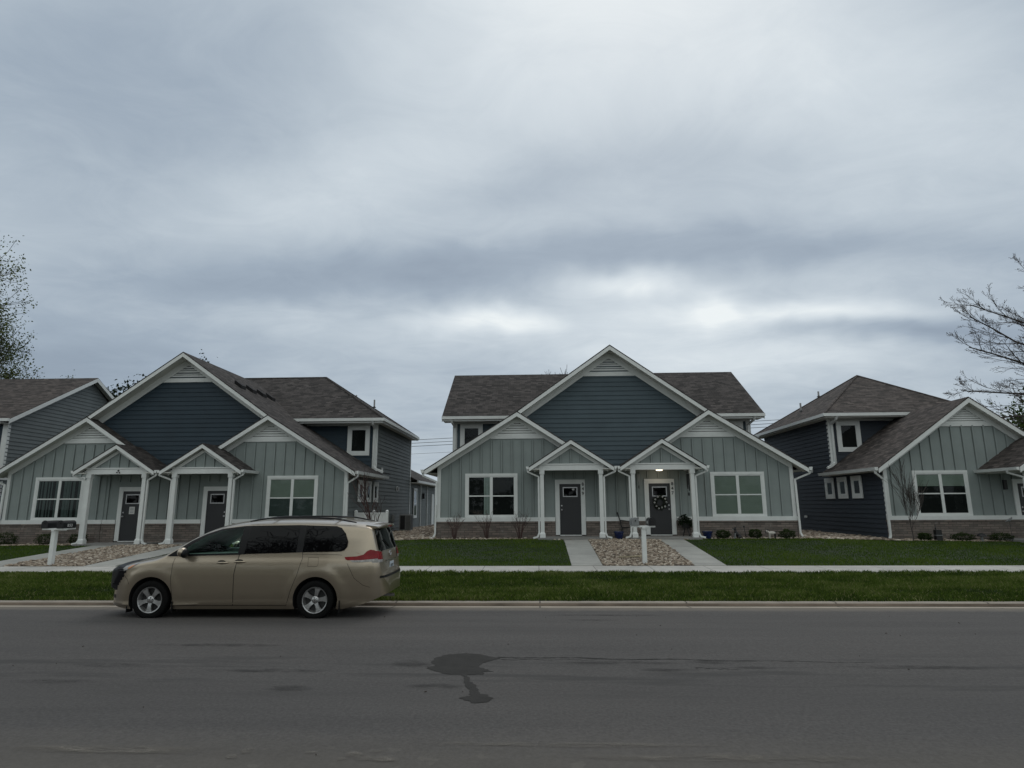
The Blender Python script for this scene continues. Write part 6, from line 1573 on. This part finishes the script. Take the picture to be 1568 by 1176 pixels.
dogfig(7.20, 23.25, 'dark sitting dog figure under the window with closed blinds', True, 'black', 'box_grey')
dogfig(8.42, 23.2, 'pale standing dog figure near the right end of the middle duplex', False, 'figure_white', 'black')
mb = MB(); mb.tube([(0, 0, 0), (-.05, 0, .30), (-.06, 0, .40)], .010, 'black', n=5); mb.lathe([(.03, .40), (.035, .45), (.0, .46)], 'black', 8, lambda p: (p[0] - .06, p[1], p[2]))
o = mb.build('garden_stake'); o.location = (7.62, 23.55, gz(7.6, 23.5)); tag(o, 'thin black garden stake leaning beside the middle clipped shrub', 'garden stake')
mb = MB(); mb.box(-.36, .36, -.045, .045, 0, .035, 'wood_pale'); o = mb.build('wooden_board'); o.location = (2.72, 18.85, gz(2.7, 18.85) + .055); o.rotation_euler = (0.02, -.03, .12); tag(o, 'pale narrow board lying on the gravel left of the mailbox post', 'board')
# dark stacked lantern, toadstool and bird stake in the right bed
LN = empty('garden_lantern', (14.25, 23.2, gz(14.25, 23.2) + .02), 'dark two-tier garden lantern under the window of the right house', 'lantern')
mb = MB(); mb.box(-.10, .10, -.08, .08, 0, .18, 'black'); mb.box(-.10, .10, -.08, .08, .20, .38, 'black'); mb.box(-.11, .11, -.09, .09, .18, .20, 'box_grey'); mb.build('body', LN)
mb = MB(); mb.tube([(-.06, 0, .38), (-.06, 0, .56)], .012, 'black', n=6); mb.blob((-.06, 0, .44), (.03, .03, .03), 'black', 8, 6); mb.build('stem', LN)
TS = empty('toadstool_figure', (15.72, 23.15, gz(15.7, 23.15)), 'dark toadstool figure between the low shrubs of the right house', 'garden figure')
mb = MB(); mb.lathe([(.05, 0), (.04, .15), (.045, .2)], 'box_grey', 12); mb.build('stalk', TS, smooth=True); mb = MB(); mb.lathe([(.15, .18), (.145, .22), (.10, .27), (.04, .295), (0, .30)], 'black', 18, cap=False); mb.build('cap', TS, smooth=True)
BS = empty('bird_stake', (16.62, 22.95, gz(16.6, 22.95)), 'pale bird ornament on a thin stake near the right edge', 'garden stake')
mb = MB(); mb.tube([(0, 0, 0), (0, 0, .72)], .007, 'black', n=5); mb.build('stake', BS); mb = MB(); mb.blob((0, 0, .77), (.09, .03, .05), 'box_grey', 10, 7, Matrix.Rotation(-.5, 3, 'Y')); mb.blob((.08, 0, .83), (.03, .025, .028), 'box_grey', 8, 6); mb.tube([(-.07, 0, .74), (-.15, 0, .70)], [.02, .006], 'box_grey', n=5); mb.build('bird', BS, smooth=True)
# ---- tree line added behind the camera to darken the glass (seen only as reflections)
def backrow():
    n = 5200; V = leafcloud(n, lambda: np.array([rng.uniform(-55, 55), -32 + rng.uniform(-2, 2), 0]), .55)
    hx = 6.5 + 2.2 * np.sin(V[:, 0, 0] * .21) + 1.5 * np.sin(V[:, 0, 0] * .57 + 1); V[:, :, 2] += (rng.uniform(0, 1, n) ** .8 * hx)[:, None]
    o = quads('unseen_tree_line', V, rng.uniform(0, .6, n), 'leaf_dark'); tag(o, kind='stuff')
backrow()

# full body of the wreath
def wf():
    a = rng.uniform(0, 6.28); r = rng.normal(.20, .045); return np.array([r * math.cos(a), rng.uniform(-.05, -.005), r * math.sin(a)])
V = leafcloud(420, wf, .030); quads('wreath_foliage', V, rng.uniform(0, .6, len(V)), 'leaf_dark', WREATH)
# bare trees on the camera's side of the street: they are what the minivan's windows mirror
tree('bare_tree', (-12.0, -7.0, 0), 16.0, 'bare tree across the street, seen only mirrored in the rear side window of the minivan', seed=31, r0=.24, levels=5, fork=3, spread=.9, rmin=.016, crown=.28, lowbranch=.35, upw=.25)
tree('bare_tree', (-16.5, -9.5, 0), 17.0, 'bare tree across the street, seen only mirrored in the sliding door window of the minivan', seed=37, r0=.25, levels=5, fork=3, spread=.9, rmin=.016, crown=.28, lowbranch=.35, upw=.25)
